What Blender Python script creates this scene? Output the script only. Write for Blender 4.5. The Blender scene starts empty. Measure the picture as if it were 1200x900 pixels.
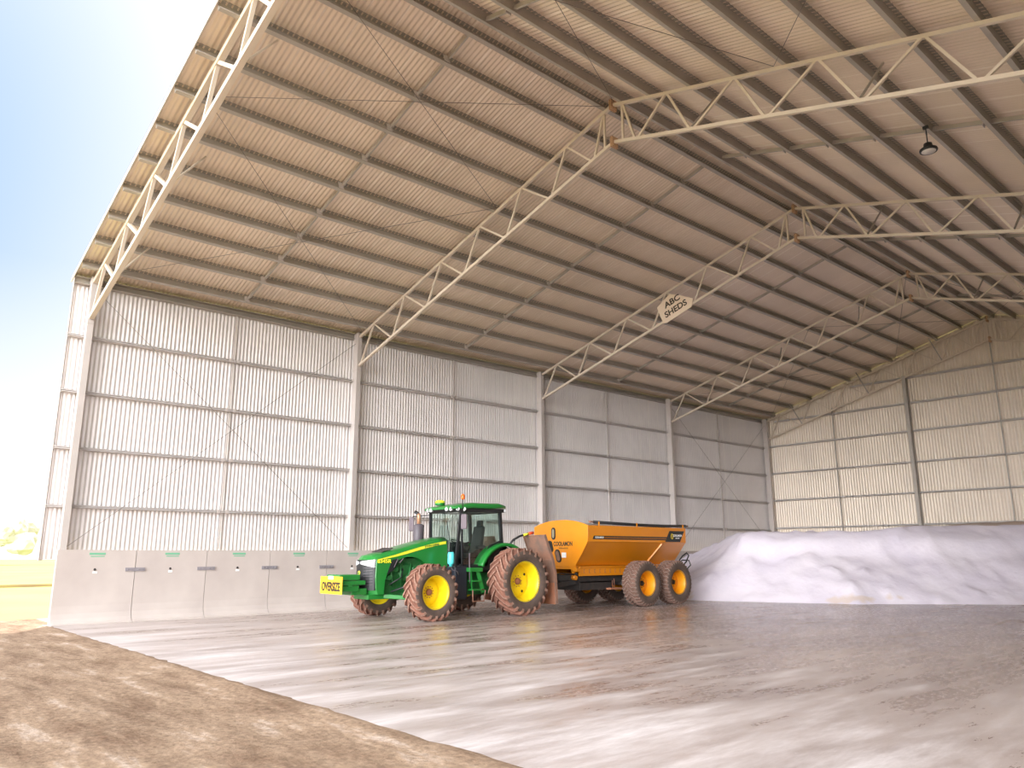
import bpy, bmesh, math, random
from mathutils import Vector, Matrix, noise
PI = math.pi
random.seed(7)
SC = bpy.context.scene
COL = SC.collection
SC.view_settings.view_transform = 'Standard'
SC.view_settings.look = 'None'
SC.view_settings.gamma = 1
SC.view_settings.exposure = 0.25
try: SC.view_settings.use_curve_mapping = False
except Exception: pass

# ------------------------------------------------------------ shed dimensions
HALF = 12.53                    # ridge distance from the left column line
WID = 2 * HALF
EAVE = 9.885                    # top chord height at the columns
APEX = 13.5
BOT_E, BOT_A = 8.77, 12.42      # bottom chord heights
SLOPE = (APEX - EAVE) / HALF
FR = [0.0, 9.04, 18.51, 28.05, 37.74]   # frames
LEN = 38.2
OVER = -0.42
PANEL_H = 2.01

# ------------------------------------------------------------ materials
MATS = {}
def mat(name, col, rough=0.6, metal=0.0, noise_amt=0.0, noise_scale=5.0, col2=None, bump=0.0, bump_scale=40.0, spec=0.5, coat=0.0, emit=None, estr=0.0, obj=True):
    if name in MATS: return MATS[name]
    m = bpy.data.materials.new(name); m.use_nodes = True
    nt = m.node_tree; b = nt.nodes['Principled BSDF']
    b.inputs['Base Color'].default_value = (*col, 1)
    b.inputs['Roughness'].default_value = rough
    b.inputs['Metallic'].default_value = metal
    b.inputs['Specular IOR Level'].default_value = spec
    if coat: b.inputs['Coat Weight'].default_value = coat; b.inputs['Coat Roughness'].default_value = 0.15
    if emit: b.inputs['Emission Color'].default_value = (*emit, 1); b.inputs['Emission Strength'].default_value = estr
    tc = nt.nodes.new('ShaderNodeTexCoord')
    if col2 is not None:
        n = nt.nodes.new('ShaderNodeTexNoise'); n.inputs['Scale'].default_value = noise_scale; n.inputs['Detail'].default_value = 5
        nt.links.new(tc.outputs['Object'], n.inputs['Vector'])
        r = nt.nodes.new('ShaderNodeValToRGB')
        r.color_ramp.elements[0].position = 0.5 - noise_amt; r.color_ramp.elements[1].position = 0.5 + noise_amt
        r.color_ramp.elements[0].color = (*col, 1); r.color_ramp.elements[1].color = (*col2, 1)
        nt.links.new(n.outputs['Fac'], r.inputs['Fac']); nt.links.new(r.outputs['Color'], b.inputs['Base Color'])
    if bump:
        n2 = nt.nodes.new('ShaderNodeTexNoise'); n2.inputs['Scale'].default_value = bump_scale; n2.inputs['Detail'].default_value = 4
        nt.links.new(tc.outputs['Object'], n2.inputs['Vector'])
        bp = nt.nodes.new('ShaderNodeBump'); bp.inputs['Strength'].default_value = bump; bp.inputs['Distance'].default_value = 0.02
        nt.links.new(n2.outputs['Fac'], bp.inputs['Height']); nt.links.new(bp.outputs['Normal'], b.inputs['Normal'])
    MATS[name] = m
    return m

M_STEEL = mat('galvanised_steel', (0.50, 0.46, 0.42), 0.5, 0.25, 0.25, 3.0, (0.60, 0.55, 0.50))
M_PURLIN = mat('galvanised_purlin', (0.42, 0.385, 0.34), 0.5, 0.3, 0.25, 2.0, (0.50, 0.46, 0.41))
M_COLUMN = mat('galvanised_column', (0.56, 0.52, 0.49), 0.5, 0.2, 0.25, 2.0, (0.64, 0.58, 0.55))
M_GIRT = mat('girt_steel', (0.74, 0.70, 0.68), 0.5, 0.05, 0.25, 2.0, (0.80, 0.76, 0.74))
M_TRUSS = mat('truss_steel', (0.68, 0.60, 0.50), 0.45, 0.2, 0.25, 2.0, (0.78, 0.67, 0.54))
M_PLATE = mat('apex_plate_steel', (0.62, 0.40, 0.24), 0.5, 0.2)
M_ROD = mat('rod_steel', (0.20, 0.17, 0.15), 0.5, 0.4)
M_BLACK = mat('black_plastic', (0.018, 0.019, 0.021), 0.45)
M_DARK = mat('dark_chassis', (0.030, 0.029, 0.030), 0.6, 0, 0.2, 6, (0.055, 0.045, 0.04))
M_NAVY = mat('navy_black_tank', (0.022, 0.025, 0.036), 0.4)
M_GREEN = mat('green_paint', (0.012, 0.20, 0.030), 0.32, 0, 0.3, 2.5, (0.018, 0.24, 0.04), coat=0.4)
M_GREEN2 = mat('green_machinery', (0.010, 0.13, 0.028), 0.5, 0, 0.15, 9, (0.035, 0.15, 0.045))
M_YEL = mat('yellow_paint', (0.95, 0.72, 0.01), 0.4, 0, 0.3, 4, (0.90, 0.66, 0.015), coat=0.2)
M_YSTR = mat('yellow_stripe', (0.92, 0.90, 0.05), 0.4)
M_SIGN = mat('sign_yellow', (1.0, 0.60, 0.03), 0.5)
M_WHITE = mat('white_paint', (0.85, 0.85, 0.85), 0.5)
M_LENS = mat('lamp_lens', (0.85, 0.87, 0.9), 0.15)
M_ORANGE = mat('orange_paint', (0.80, 0.285, 0.010), 0.35, 0, 0.3, 2.0, (0.74, 0.25, 0.008), coat=0.35)
M_ORIM = mat('orange_rim', (0.85, 0.36, 0.01), 0.4)
M_RED = mat('red_lens', (0.9, 0.10, 0.03), 0.3)
M_BEACON = mat('amber_beacon', (0.95, 0.16, 0.02), 0.25)
M_CYAN = mat('turquoise_bottle', (0.10, 0.72, 0.74), 0.35)
M_PIPE = mat('exhaust_pipe', (0.62, 0.33, 0.20), 0.4, 0.5)
M_MUFF = mat('muffler_grey', (0.10, 0.085, 0.10), 0.5)
M_MIRROR = mat('mirror_back', (0.17, 0.14, 0.16), 0.4)
M_SIDE = mat('tyre_sidewall', (0.075, 0.055, 0.045), 0.85, 0, 0.25, 7, (0.13, 0.085, 0.065))
M_TREAD = mat('tyre_tread_dusty', (0.15, 0.062, 0.042), 0.9, 0, 0.22, 9, (0.28, 0.13, 0.088))
M_LUG = mat('tyre_lug_worn', (0.40, 0.25, 0.19), 0.9, 0, 0.2, 12, (0.22, 0.115, 0.08))
M_TLUG = mat('trailer_tyre_lug', (0.34, 0.27, 0.23), 0.9, 0, 0.2, 12, (0.20, 0.13, 0.10))
M_TTREAD = mat('trailer_tyre_tread', (0.13, 0.075, 0.055), 0.9, 0, 0.2, 8, (0.22, 0.12, 0.09))
M_MUD = mat('muddy_steel', (0.20, 0.13, 0.10), 0.8, 0, 0.15, 3, (0.34, 0.17, 0.11))
M_RUST = mat('rust_streaked_steel', (0.46, 0.17, 0.08), 0.8, 0, 0.2, 4, (0.30, 0.15, 0.10))
M_SEAT = mat('seat_fabric', (0.02, 0.022, 0.022), 0.8)
M_TEXT = mat('dark_lettering', (0.05, 0.035, 0.02), 0.6)
M_TEXTW = mat('white_lettering', (0.85, 0.85, 0.85), 0.6)
M_STICK = mat('green_sticker', (0.18, 0.48, 0.30), 0.5)
M_BRKT = mat('panel_bracket', (0.36, 0.34, 0.37), 0.5, 0.4)
M_SIGNW = mat('cream_board', (0.80, 0.66, 0.52), 0.6)
M_LEAF = mat('hazed_foliage', (0.60, 0.58, 0.48), 0.9, 0, 0.2, 0.6, (0.68, 0.66, 0.56))  # leaf colour paled to stand in for distance haze
M_BARK = mat('pale_bark', (0.45, 0.38, 0.3), 0.9)

def glass_mat():
    m = bpy.data.materials.new('cab_glass'); m.use_nodes = True; nt = m.node_tree
    nt.nodes.remove(nt.nodes['Principled BSDF']); out = nt.nodes['Material Output']
    t = nt.nodes.new('ShaderNodeBsdfTransparent'); t.inputs['Color'].default_value = (0.88, 0.955, 0.93, 1)
    g = nt.nodes.new('ShaderNodeBsdfGlossy'); g.inputs['Roughness'].default_value = 0.03
    f = nt.nodes.new('ShaderNodeLayerWeight'); f.inputs['Blend'].default_value = .25; mu = nt.nodes.new('ShaderNodeMath'); mu.operation = 'MULTIPLY_ADD'; mu.inputs[1].default_value = .35; mu.inputs[2].default_value = .04; nt.links.new(f.outputs['Facing'], mu.inputs[0])
    x = nt.nodes.new('ShaderNodeMixShader')
    nt.links.new(mu.outputs[0], x.inputs['Fac']); nt.links.new(t.outputs[0], x.inputs[1]); nt.links.new(g.outputs[0], x.inputs[2])
    nt.links.new(x.outputs[0], out.inputs['Surface'])
    return m
M_GLASS = glass_mat()

def sheet_mat(name, base, lap, axis, lapcol, rough=0.45, metal=0.2):
    """galvanised cladding: faint lap line every sheet width, cloudy spangle"""
    m = bpy.data.materials.new(name); m.use_nodes = True; nt = m.node_tree; b = nt.nodes['Principled BSDF']
    b.inputs['Roughness'].default_value = rough; b.inputs['Metallic'].default_value = metal
    tc = nt.nodes.new('ShaderNodeTexCoord'); sp = nt.nodes.new('ShaderNodeSeparateXYZ'); nt.links.new(tc.outputs['Object'], sp.inputs[0])
    mo = nt.nodes.new('ShaderNodeMath'); mo.operation = 'MODULO'; mo.inputs[1].default_value = lap
    ad = nt.nodes.new('ShaderNodeMath'); ad.operation = 'ADD'; ad.inputs[1].default_value = 100 * lap
    nt.links.new(sp.outputs[axis], ad.inputs[0]); nt.links.new(ad.outputs[0], mo.inputs[0])
    lt = nt.nodes.new('ShaderNodeMath'); lt.operation = 'LESS_THAN'; lt.inputs[1].default_value = 0.04; nt.links.new(mo.outputs[0], lt.inputs[0])
    n = nt.nodes.new('ShaderNodeTexNoise'); n.inputs['Scale'].default_value = 0.6; n.inputs['Detail'].default_value = 4; nt.links.new(tc.outputs['Object'], n.inputs['Vector'])
    r = nt.nodes.new('ShaderNodeValToRGB'); r.color_ramp.elements[0].position = .3; r.color_ramp.elements[1].position = .7
    r.color_ramp.elements[0].color = (*[c * .93 for c in base], 1); r.color_ramp.elements[1].color = (*[min(1, c * 1.05) for c in base], 1)
    nt.links.new(n.outputs['Fac'], r.inputs['Fac'])
    mx = nt.nodes.new('ShaderNodeMix'); mx.data_type = 'RGBA'; mx.inputs['B'].default_value = (*lapcol, 1)
    nt.links.new(lt.outputs[0], mx.inputs['Factor']); nt.links.new(r.outputs['Color'], mx.inputs['A']); nt.links.new(mx.outputs['Result'], b.inputs['Base Color'])
    return m
M_WALL = sheet_mat('wall_sheeting', (0.80, 0.765, 0.76), 0.762, 'Y', (0.84, 0.81, 0.78))
M_BWALL = sheet_mat('back_wall_sheeting', (0.82, 0.72, 0.60), 0.762, 'X', (0.80, 0.72, 0.62))
M_ROOF = sheet_mat('roof_sheeting', (0.82, 0.70, 0.57), 0.762, 'Y', (0.90, 0.80, 0.68))

# ------------------------------------------------------------ mesh helpers
def build(name, bm, m, parent=None, smooth=False, bevel=0.0, bseg=2, mats=None):
    bmesh.ops.recalc_face_normals(bm, faces=bm.faces[:])
    me = bpy.data.meshes.new(name); bm.to_mesh(me); bm.free()
    for x in (mats or [m]): me.materials.append(x)
    if smooth:
        for p in me.polygons: p.use_smooth = True
    o = bpy.data.objects.new(name, me); COL.objects.link(o)
    if parent is not None: o.parent = parent
    if bevel:
        md = o.modifiers.new('bevel', 'BEVEL'); md.width = bevel; md.segments = bseg; md.limit_method = 'ANGLE'
    return o
def tag(o, label, cat, group=None, kind=None):
    if label: o['label'] = label
    if cat: o['category'] = cat
    if group: o['group'] = group
    if kind: o['kind'] = kind
    return o
def struct(o, label=None):
    o['kind'] = 'structure'
    if label: o['label'] = label; 
    return o
def empty(name, loc, rz=0.0):
    o = bpy.data.objects.new(name, None); COL.objects.link(o); o.location = loc; o.rotation_euler = (0, 0, rz); o.empty_display_size = 0.3
    return o
def copy_tree(o, parent=None):
    c = o.copy(); COL.objects.link(c); c.parent = parent
    for ch in list(o.children): copy_tree(ch, c)
    return c
def quad(bm, vs):
    try: return bm.faces.new([bm.verts.new(v) for v in vs])
    except ValueError: return None
def box(bm, x0, x1, y0, y1, z0, z1, mi=0):
    v = [bm.verts.new((x, y, z)) for x in (x0, x1) for y in (y0, y1) for z in (z0, z1)]
    for f in ((0, 1, 3, 2), (4, 6, 7, 5), (0, 4, 5, 1), (2, 3, 7, 6), (0, 2, 6, 4), (1, 5, 7, 3)):
        fa = bm.faces.new([v[i] for i in f]); fa.material_index = mi
def beam(bm, p0, p1, w, h, up=(0, 0, 1), mi=0):
    p0, p1 = Vector(p0), Vector(p1); d = (p1 - p0).normalized(); u = Vector(up)
    s = d.cross(u)
    if s.length < 1e-4: s = d.cross(Vector((1, 0, 0)))
    s.normalize(); u = s.cross(d).normalized()
    r = []
    for p in (p0, p1):
        for a, b in ((-1, -1), (1, -1), (1, 1), (-1, 1)): r.append(bm.verts.new(p + s * a * w / 2 + u * b * h / 2))
    for f in ((0, 1, 2, 3), (7, 6, 5, 4), (0, 4, 5, 1), (1, 5, 6, 2), (2, 6, 7, 3), (3, 7, 4, 0)):
        fa = bm.faces.new([r[i] for i in f]); fa.material_index = mi
def tube(bm, pts, r, seg=8, mi=0, caps=True, radii=None):
    pts = [Vector(p) for p in pts]; rings = []
    prev = None
    for i, p in enumerate(pts):
        d = ((pts[min(i + 1, len(pts) - 1)] - pts[max(i - 1, 0)])).normalized()
        if prev is None:
            a = Vector((0, 0, 1)) if abs(d.z) < .9 else Vector((1, 0, 0))
            s = d.cross(a).normalized()
        else:
            s = (prev - d * prev.dot(d)).normalized()
        prev = s; t = d.cross(s); rr = radii[i] if radii else r
        rings.append([bm.verts.new(p + (s * math.cos(2 * PI * k / seg) + t * math.sin(2 * PI * k / seg)) * rr) for k in range(seg)])
    for a, b in zip(rings, rings[1:]):
        for k in range(seg):
            f = bm.faces.new((a[k], a[(k + 1) % seg], b[(k + 1) % seg], b[k])); f.material_index = mi; f.smooth = True
    if caps:
        for rg in (rings[0][::-1], rings[-1]):
            f = bm.faces.new(rg); f.material_index = mi
def prism(bm, poly, a, b, fn, mi=0):
    """poly: 2D list; fn(u, v, w) -> xyz; extruded from w=a to w=b"""
    A = [bm.verts.new(fn(u, v, a)) for u, v in poly]; B = [bm.verts.new(fn(u, v, b)) for u, v in poly]
    bm.faces.new(A).material_index = mi; bm.faces.new(B[::-1]).material_index = mi
    n = len(poly)
    for i in range(n):
        f = bm.faces.new((A[i], B[i], B[(i + 1) % n], A[(i + 1) % n])); f.material_index = mi
def lathe(bm, prof, seg=48, axis='Y', center=(0, 0, 0), mi=None, closed=False, smooth=True, caps=True):
    """prof: (axial, radius) list"""
    c = Vector(center); rings = []
    for a, r in prof:
        ring = []
        for k in range(seg):
            t = 2 * PI * k / seg; x, y = r * math.cos(t), r * math.sin(t)
            v = {'Y': (x, a, y), 'Z': (x, y, a), 'X': (a, x, y)}[axis]
            ring.append(bm.verts.new(c + Vector(v)))
        rings.append(ring)
    n = len(rings)
    for i in range(n if closed else n - 1):
        A, B = rings[i], rings[(i + 1) % n]
        for k in range(seg):
            f = bm.faces.new((A[k], A[(k + 1) % seg], B[(k + 1) % seg], B[k])); f.smooth = smooth
            f.material_index = (mi[i] if isinstance(mi, (list, tuple)) else (mi or 0))
    if not closed and caps:
        for rg, i in ((rings[0], 0), (rings[-1], n - 2)):
            if prof[0 if rg is rings[0] else -1][1] > 1e-6:
                f = bm.faces.new(rg); f.material_index = (mi[i] if isinstance(mi, (list, tuple)) else (mi or 0))
def text_obj(name, s, size, m, parent, matrix, extrude=0.004, bold=0.0, sx=1.0, align='CENTER'):
    cu = bpy.data.curves.new(name + '_curve', 'FONT'); cu.body = s; cu.size = size; cu.extrude = extrude; cu.offset = bold; cu.align_x = align; cu.align_y = 'CENTER'
    t = bpy.data.objects.new(name + '_tmp', cu); COL.objects.link(t)
    dg = bpy.context.evaluated_depsgraph_get(); me = bpy.data.meshes.new_from_object(t.evaluated_get(dg))
    bpy.data.objects.remove(t); me.materials.clear(); me.materials.append(m); me.name = name
    for v in me.vertices: v.co.x *= sx
    me.transform(matrix)
    o = bpy.data.objects.new(name, me); COL.objects.link(o); o.parent = parent
    return o
def frame(origin, xdir, ydir):
    x = Vector(xdir).normalized(); y = Vector(ydir).normalized(); z = x.cross(y)
    M = Matrix.Identity(4)
    for i in range(3): M[i][0], M[i][1], M[i][2], M[i][3] = x[i], y[i], z[i], origin[i]
    return M
def ordinal(n):
    return ['lowest', 'second', 'third', 'fourth', 'fifth', 'sixth', 'seventh', 'eighth', 'ninth', 'tenth', 'eleventh', 'twelfth'][n]

def roof_z(x):          # centre line of the top chord
    return EAVE + SLOPE * x if x <= HALF else EAVE + SLOPE * (WID - x)
NL = Vector((-SLOPE, 0, 1)).normalized()     # normal of the left slope
NR = Vector((SLOPE, 0, 1)).normalized()
SHEET_OFF = 0.33                             # sheet above chord centre, along z

# ------------------------------------------------------------ ground
def ground_material():
    m = bpy.data.materials.new('dirt_apron'); m.use_nodes = True; nt = m.node_tree; b = nt.nodes['Principled BSDF']; b.inputs['Roughness'].default_value = .95
    b.inputs['Specular IOR Level'].default_value = .2
    tc = nt.nodes.new('ShaderNodeTexCoord')
    mp = nt.nodes.new('ShaderNodeMapping'); mp.inputs['Scale'].default_value = (.35, 1.3, 1); mp.inputs['Rotation'].default_value = (0, 0, .25); nt.links.new(tc.outputs['Object'], mp.inputs[0])
    n = nt.nodes.new('ShaderNodeTexNoise'); n.inputs['Scale'].default_value = 1.5; n.inputs['Detail'].default_value = 9; n.inputs['Roughness'].default_value = .68; nt.links.new(mp.outputs[0], n.inputs['Vector'])
    r = nt.nodes.new('ShaderNodeValToRGB'); e = r.color_ramp.elements
    e[0].position = .34; e[0].color = (.20, .125, .08, 1); e[1].position = .68; e[1].color = (.55, .44, .36, 1)
    e2 = e.new(.48); e2.color = (.31, .215, .145, 1); e3 = e.new(.57); e3.color = (.38, .27, .185, 1)
    nt.links.new(n.outputs['Fac'], r.inputs['Fac'])
    n3 = nt.nodes.new('ShaderNodeTexNoise'); n3.inputs['Scale'].default_value = 14; n3.inputs['Detail'].default_value = 6; nt.links.new(tc.outputs['Object'], n3.inputs['Vector'])
    mx = nt.nodes.new('ShaderNodeMix'); mx.data_type = 'RGBA'; mx.blend_type = 'OVERLAY'; mx.inputs['Factor'].default_value = .6
    nt.links.new(r.outputs[0], mx.inputs['A']); nt.links.new(n3.outputs['Fac'], mx.inputs['B']); nt.links.new(mx.outputs['Result'], b.inputs['Base Color'])
    bp = nt.nodes.new('ShaderNodeBump'); bp.inputs['Strength'].default_value = .8; bp.inputs['Distance'].default_value = .04
    n2 = nt.nodes.new('ShaderNodeTexNoise'); n2.inputs['Scale'].default_value = 9; n2.inputs['Detail'].default_value = 9; n2.inputs['Roughness'].default_value = .7; nt.links.new(tc.outputs['Object'], n2.inputs['Vector'])
    nt.links.new(n2.outputs['Fac'], bp.inputs['Height']); nt.links.new(bp.outputs[0], b.inputs['Normal'])
    return m
def concrete_floor_material():
    m = bpy.data.materials.new('polished_concrete'); m.use_nodes = True; nt = m.node_tree; b = nt.nodes['Principled BSDF']
    tc = nt.nodes.new('ShaderNodeTexCoord')
    def nz(sc, sx, sy, rot, det=8, rough=.6):
        mp = nt.nodes.new('ShaderNodeMapping'); mp.inputs['Scale'].default_value = (sx, sy, 1); mp.inputs['Rotation'].default_value = (0, 0, rot); nt.links.new(tc.outputs['Object'], mp.inputs[0])
        n = nt.nodes.new('ShaderNodeTexNoise'); n.inputs['Scale'].default_value = sc; n.inputs['Detail'].default_value = det; n.inputs['Roughness'].default_value = rough; nt.links.new(mp.outputs[0], n.inputs['Vector']); return n
    a = nz(.55, 1, .45, .5); ra = nt.nodes.new('ShaderNodeValToRGB'); nt.links.new(a.outputs['Fac'], ra.inputs['Fac'])
    e = ra.color_ramp.elements; e[0].position = .32; e[0].color = (.23, .165, .14, 1); e[1].position = .68; e[1].color = (.42, .335, .295, 1)
    # fertiliser residue: white drag streaks and fine grains, thicker toward the open front
    s = nz(1.0, 1.3, .28, .9, 10, .72)
    sp = nt.nodes.new('ShaderNodeSeparateXYZ'); nt.links.new(tc.outputs['Object'], sp.inputs[0])
    mr = nt.nodes.new('ShaderNodeMapRange'); mr.inputs['From Min'].default_value = 0; mr.inputs['From Max'].default_value = 15; mr.inputs['To Min'].default_value = .13; mr.inputs['To Max'].default_value = -.09
    nt.links.new(sp.outputs['Y'], mr.inputs['Value'])
    ad = nt.nodes.new('ShaderNodeMath'); ad.operation = 'ADD'; nt.links.new(s.outputs['Fac'], ad.inputs[0]); nt.links.new(mr.outputs[0], ad.inputs[1])
    rs = nt.nodes.new('ShaderNodeValToRGB'); rs.color_ramp.elements[0].position = .47; rs.color_ramp.elements[1].position = .80; nt.links.new(ad.outputs[0], rs.inputs['Fac'])
    g = nz(11, 1, .7, .5, 8, .85); rg = nt.nodes.new('ShaderNodeValToRGB'); rg.color_ramp.elements[0].position = .53; rg.color_ramp.elements[1].position = .62; nt.links.new(g.outputs['Fac'], rg.inputs['Fac'])
    mg = nt.nodes.new('ShaderNodeMath'); mg.operation = 'MULTIPLY'; mg.inputs[1].default_value = .55; nt.links.new(rg.outputs[0], mg.inputs[0])
    mxx = nt.nodes.new('ShaderNodeMath'); mxx.operation = 'MAXIMUM'; nt.links.new(mg.outputs[0], mxx.inputs[0]); nt.links.new(rs.outputs[0], mxx.inputs[1])
    mx = nt.nodes.new('ShaderNodeMix'); mx.data_type = 'RGBA'; mx.inputs['B'].default_value = (.74, .69, .68, 1)
    nt.links.new(mxx.outputs[0], mx.inputs['Factor']); nt.links.new(ra.outputs[0], mx.inputs['A']); nt.links.new(mx.outputs['Result'], b.inputs['Base Color'])
    rr = nt.nodes.new('ShaderNodeMapRange'); rr.inputs['To Min'].default_value = .24; rr.inputs['To Max'].default_value = .7; nt.links.new(mxx.outputs[0], rr.inputs['Value']); nt.links.new(rr.outputs[0], b.inputs['Roughness'])
    bp = nt.nodes.new('ShaderNodeBump'); bp.inputs['Strength'].default_value = .12; bp.inputs['Distance'].default_value = .01
    nt.links.new(g.outputs['Fac'], bp.inputs['Height']); nt.links.new(bp.outputs[0], b.inputs['Normal'])
    return m
def build_ground():
    bm = bmesh.new(); box(bm, -0.45, WID + .45, -0.12, LEN + .1, -0.25, 0.0)
    struct(build('floor', bm, concrete_floor_material()), 'pale concrete shed floor with white fertiliser residue')
    # dirt apron with low relief
    bm = bmesh.new()
    xs = [-3.2 + .25 * i for i in range(0, 149)] + [34.5 + 6 * i for i in range(5)]
    ys = [-70, -55, -42, -32, -24, -18, -14] + [-12 + .22 * i for i in range(55)] + [-.11, -.05, .01, .07, .14, .22]
    xs = sorted(set(round(x, 3) for x in xs)); grid = []
    for y in ys:
        row = []
        for x in xs:
            h = noise.noise(Vector((x * .5, y * 1.1, 0))) * .05 + noise.noise(Vector((x * 2.3, y * 3.1, 3))) * .022
            k = min(1, max(0, (-y - .1) / .8)); 
            row.append(bm.verts.new((x, y, (.008 - .10 * (y + .11) + noise.noise(Vector((x * 5, y * 7, 9))) * .007 + noise.noise(Vector((x * 1.3, 0, 9))) * .003) if y > -.2 and -.4 < x < WID + .4 else -.006 + h * k * .6 - .04 * k)))
        grid.append(row)
    for a, b in zip(grid, grid[1:]):
        for i in range(len(xs) - 1): bm.faces.new((a[i], a[i + 1], b[i + 1], b[i])).smooth = True
    struct(build('dirt_ground', bm, ground_material()), 'bare brown dirt apron in front of the shed')
    bm = bmesh.new(); box(bm, -3.2, -.45, -.12, LEN + .12, -.2, -.012)
    struct(build('dirt_strip_ground', bm, mat('sunlit_dirt', (.50, .42, .34), .95, 0, .2, 3, (.62, .54, .46))), 'pale dirt strip outside the left wall')  # dirt strip, its sunlit paleness put into the base colour
    # grass paddock to the left and behind
    mg = mat('paddock_grass', (0.36, 0.40, 0.10), 0.95, 0, 0.25, .12, (0.46, 0.45, 0.16), bump=.6, bump_scale=12)
    bm = bmesh.new(); y0 = -.07
    for (xa, xb, ya, yb) in ((-400, -3.2, -400, 400), (-3.2, WID + .46, LEN + .12, 400), (WID + .46, 400, y0, 400), (58.5, 400, -400, y0), (-3.2, 58.5, -400, -70)):
        quad(bm, [(xa, ya, -.06), (xb, ya, -.06), (xb, yb, -.06), (xa, yb, -.06)])
    struct(build('grass_ground', bm, mg), 'bright green grass paddock beside the shed')
    bm = bmesh.new(); box(bm, -34.2, -32.3, -30, 120, -.12, .10)
    struct(build('earth_bank_ground', bm, mat('bank_earth', (.33, .22, .12), .95, 0, .2, .5, (.42, .33, .12))), 'low brown earth bank across the grass')
build_ground()

# ------------------------------------------------------------ corrugated sheeting
def corrugated(name, m, u0, u1, fn, pitch=0.125, amp=0.014, rows=(0, 1)):
    """fn(u, t, h) -> xyz with h the corrugation offset"""
    bm = bmesh.new(); n = int(round((u1 - u0) / pitch)); cols = []
    tot = n * 6
    for i in range(tot + 1):
        u = u0 + (u1 - u0) * i / tot; h = amp * math.cos(2 * PI * i / 6)
        cols.append([bm.verts.new(fn(u, t, h)) for t in rows])
    for a, b in zip(cols, cols[1:]):
        for k in range(len(rows) - 1): bm.faces.new((a[k], b[k], b[k + 1], a[k + 1])).smooth = True
    me = bpy.data.meshes.new(name); bm.to_mesh(me); bm.free(); me.materials.append(m)
    o = bpy.data.objects.new(name, me); COL.objects.link(o); return struct(o)
WX = -0.52          # plane of the side-wall sheeting
ztop = EAVE + SLOPE * WX + SHEET_OFF - .015
corrugated('wall_left', M_WALL, OVER + .04, LEN, lambda u, t, h: (WX + h, u, 1.76 + t * (ztop - 1.76)))
corrugated('wall_right', M_WALL, OVER + .04, LEN, lambda u, t, h: (WID - WX + h, u, 1.76 + t * (ztop - 1.76)))
def bw(u, t, h):
    zt = roof_z(min(max(u, 0), WID)) + SHEET_OFF - .02
    return (u, LEN + h, 1.76 + t * (zt - 1.76))
corrugated('wall_back', M_BWALL, WX, WID - WX, bw, .15, .016)
def roof_pt(x, y, off):
    z = EAVE + SLOPE * x if x <= HALF else EAVE + SLOPE * (WID - x)
    return (x, y, z + off)
# both slopes in one ceiling mesh
bm = bmesh.new(); n = int(round((LEN + .1 - OVER) / .125)); tot = n * 6; cols = []
for i in range(tot + 1):
    y = OVER + (LEN + .1 - OVER) * i / tot; h = .014 * math.cos(2 * PI * i / 6)
    cols.append([bm.verts.new(roof_pt(x, y, SHEET_OFF + h)) for x in (WX - .18, HALF - .02, HALF + .02, WID - WX + .18)])
for a, b in zip(cols, cols[1:]):
    for k in (0, 2): bm.faces.new((a[k], b[k], b[k + 1], a[k + 1])).smooth = True
o = build('ceiling', bm, M_ROOF); struct(o, 'corrugated steel roof sheeting over both slopes')
# ridge capping
bm = bmesh.new()
prism(bm, [(HALF - .25, APEX + SHEET_OFF - .25 * SLOPE + .03), (HALF, APEX + SHEET_OFF + .03), (HALF + .25, APEX + SHEET_OFF - .25 * SLOPE + .03), (HALF, APEX + SHEET_OFF + .05)], OVER, LEN + .1, lambda u, v, w: (u, w, v))
struct(build('trim_1', bm, M_STEEL), 'ridge capping')
# barge flashing along the open front and the back, both slopes; eave gutters
k = 2
for yb, yc in ((OVER - .03, OVER - .005), (LEN + .12, LEN + .15)):
    for s in (0, 1):
        bm = bmesh.new(); X = (WX - .2, HALF) if s == 0 else (HALF, WID - WX + .2)
        P = [(X[0], roof_pt(X[0], 0, 0)[2] + .20), (X[1], roof_pt(X[1], 0, 0)[2] + .20), (X[1], roof_pt(X[1], 0, 0)[2] + .37), (X[0], roof_pt(X[0], 0, 0)[2] + .37)]
        prism(bm, P, yb, yc, lambda u, v, w: (u, w, v))
        P2 = [(X[0], P[3][1] - .015), (X[1], P[2][1] - .015), (X[1], P[2][1]), (X[0], P[3][1])]
        prism(bm, P2, min(yb, yc) , min(yb, yc) + .15, lambda u, v, w: (u, w, v))
        struct(build('trim_%d' % k, bm, M_STEEL), 'barge flashing'); k += 1
# end corner flashing of the left and right walls at the opening
for s in (0, 1):
    bm = bmesh.new(); xx = WX - .03 if s == 0 else WID - WX + .03
    box(bm, xx - .02, xx + .02, OVER, OVER + .12, 1.72, ztop + .1); box(bm, xx, xx + (.12 if s == 0 else -.12), OVER, OVER + .012, 1.72, ztop)
    struct(build('trim_%d' % k, bm, M_COLUMN), 'wall end flashing'); k += 1

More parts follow.
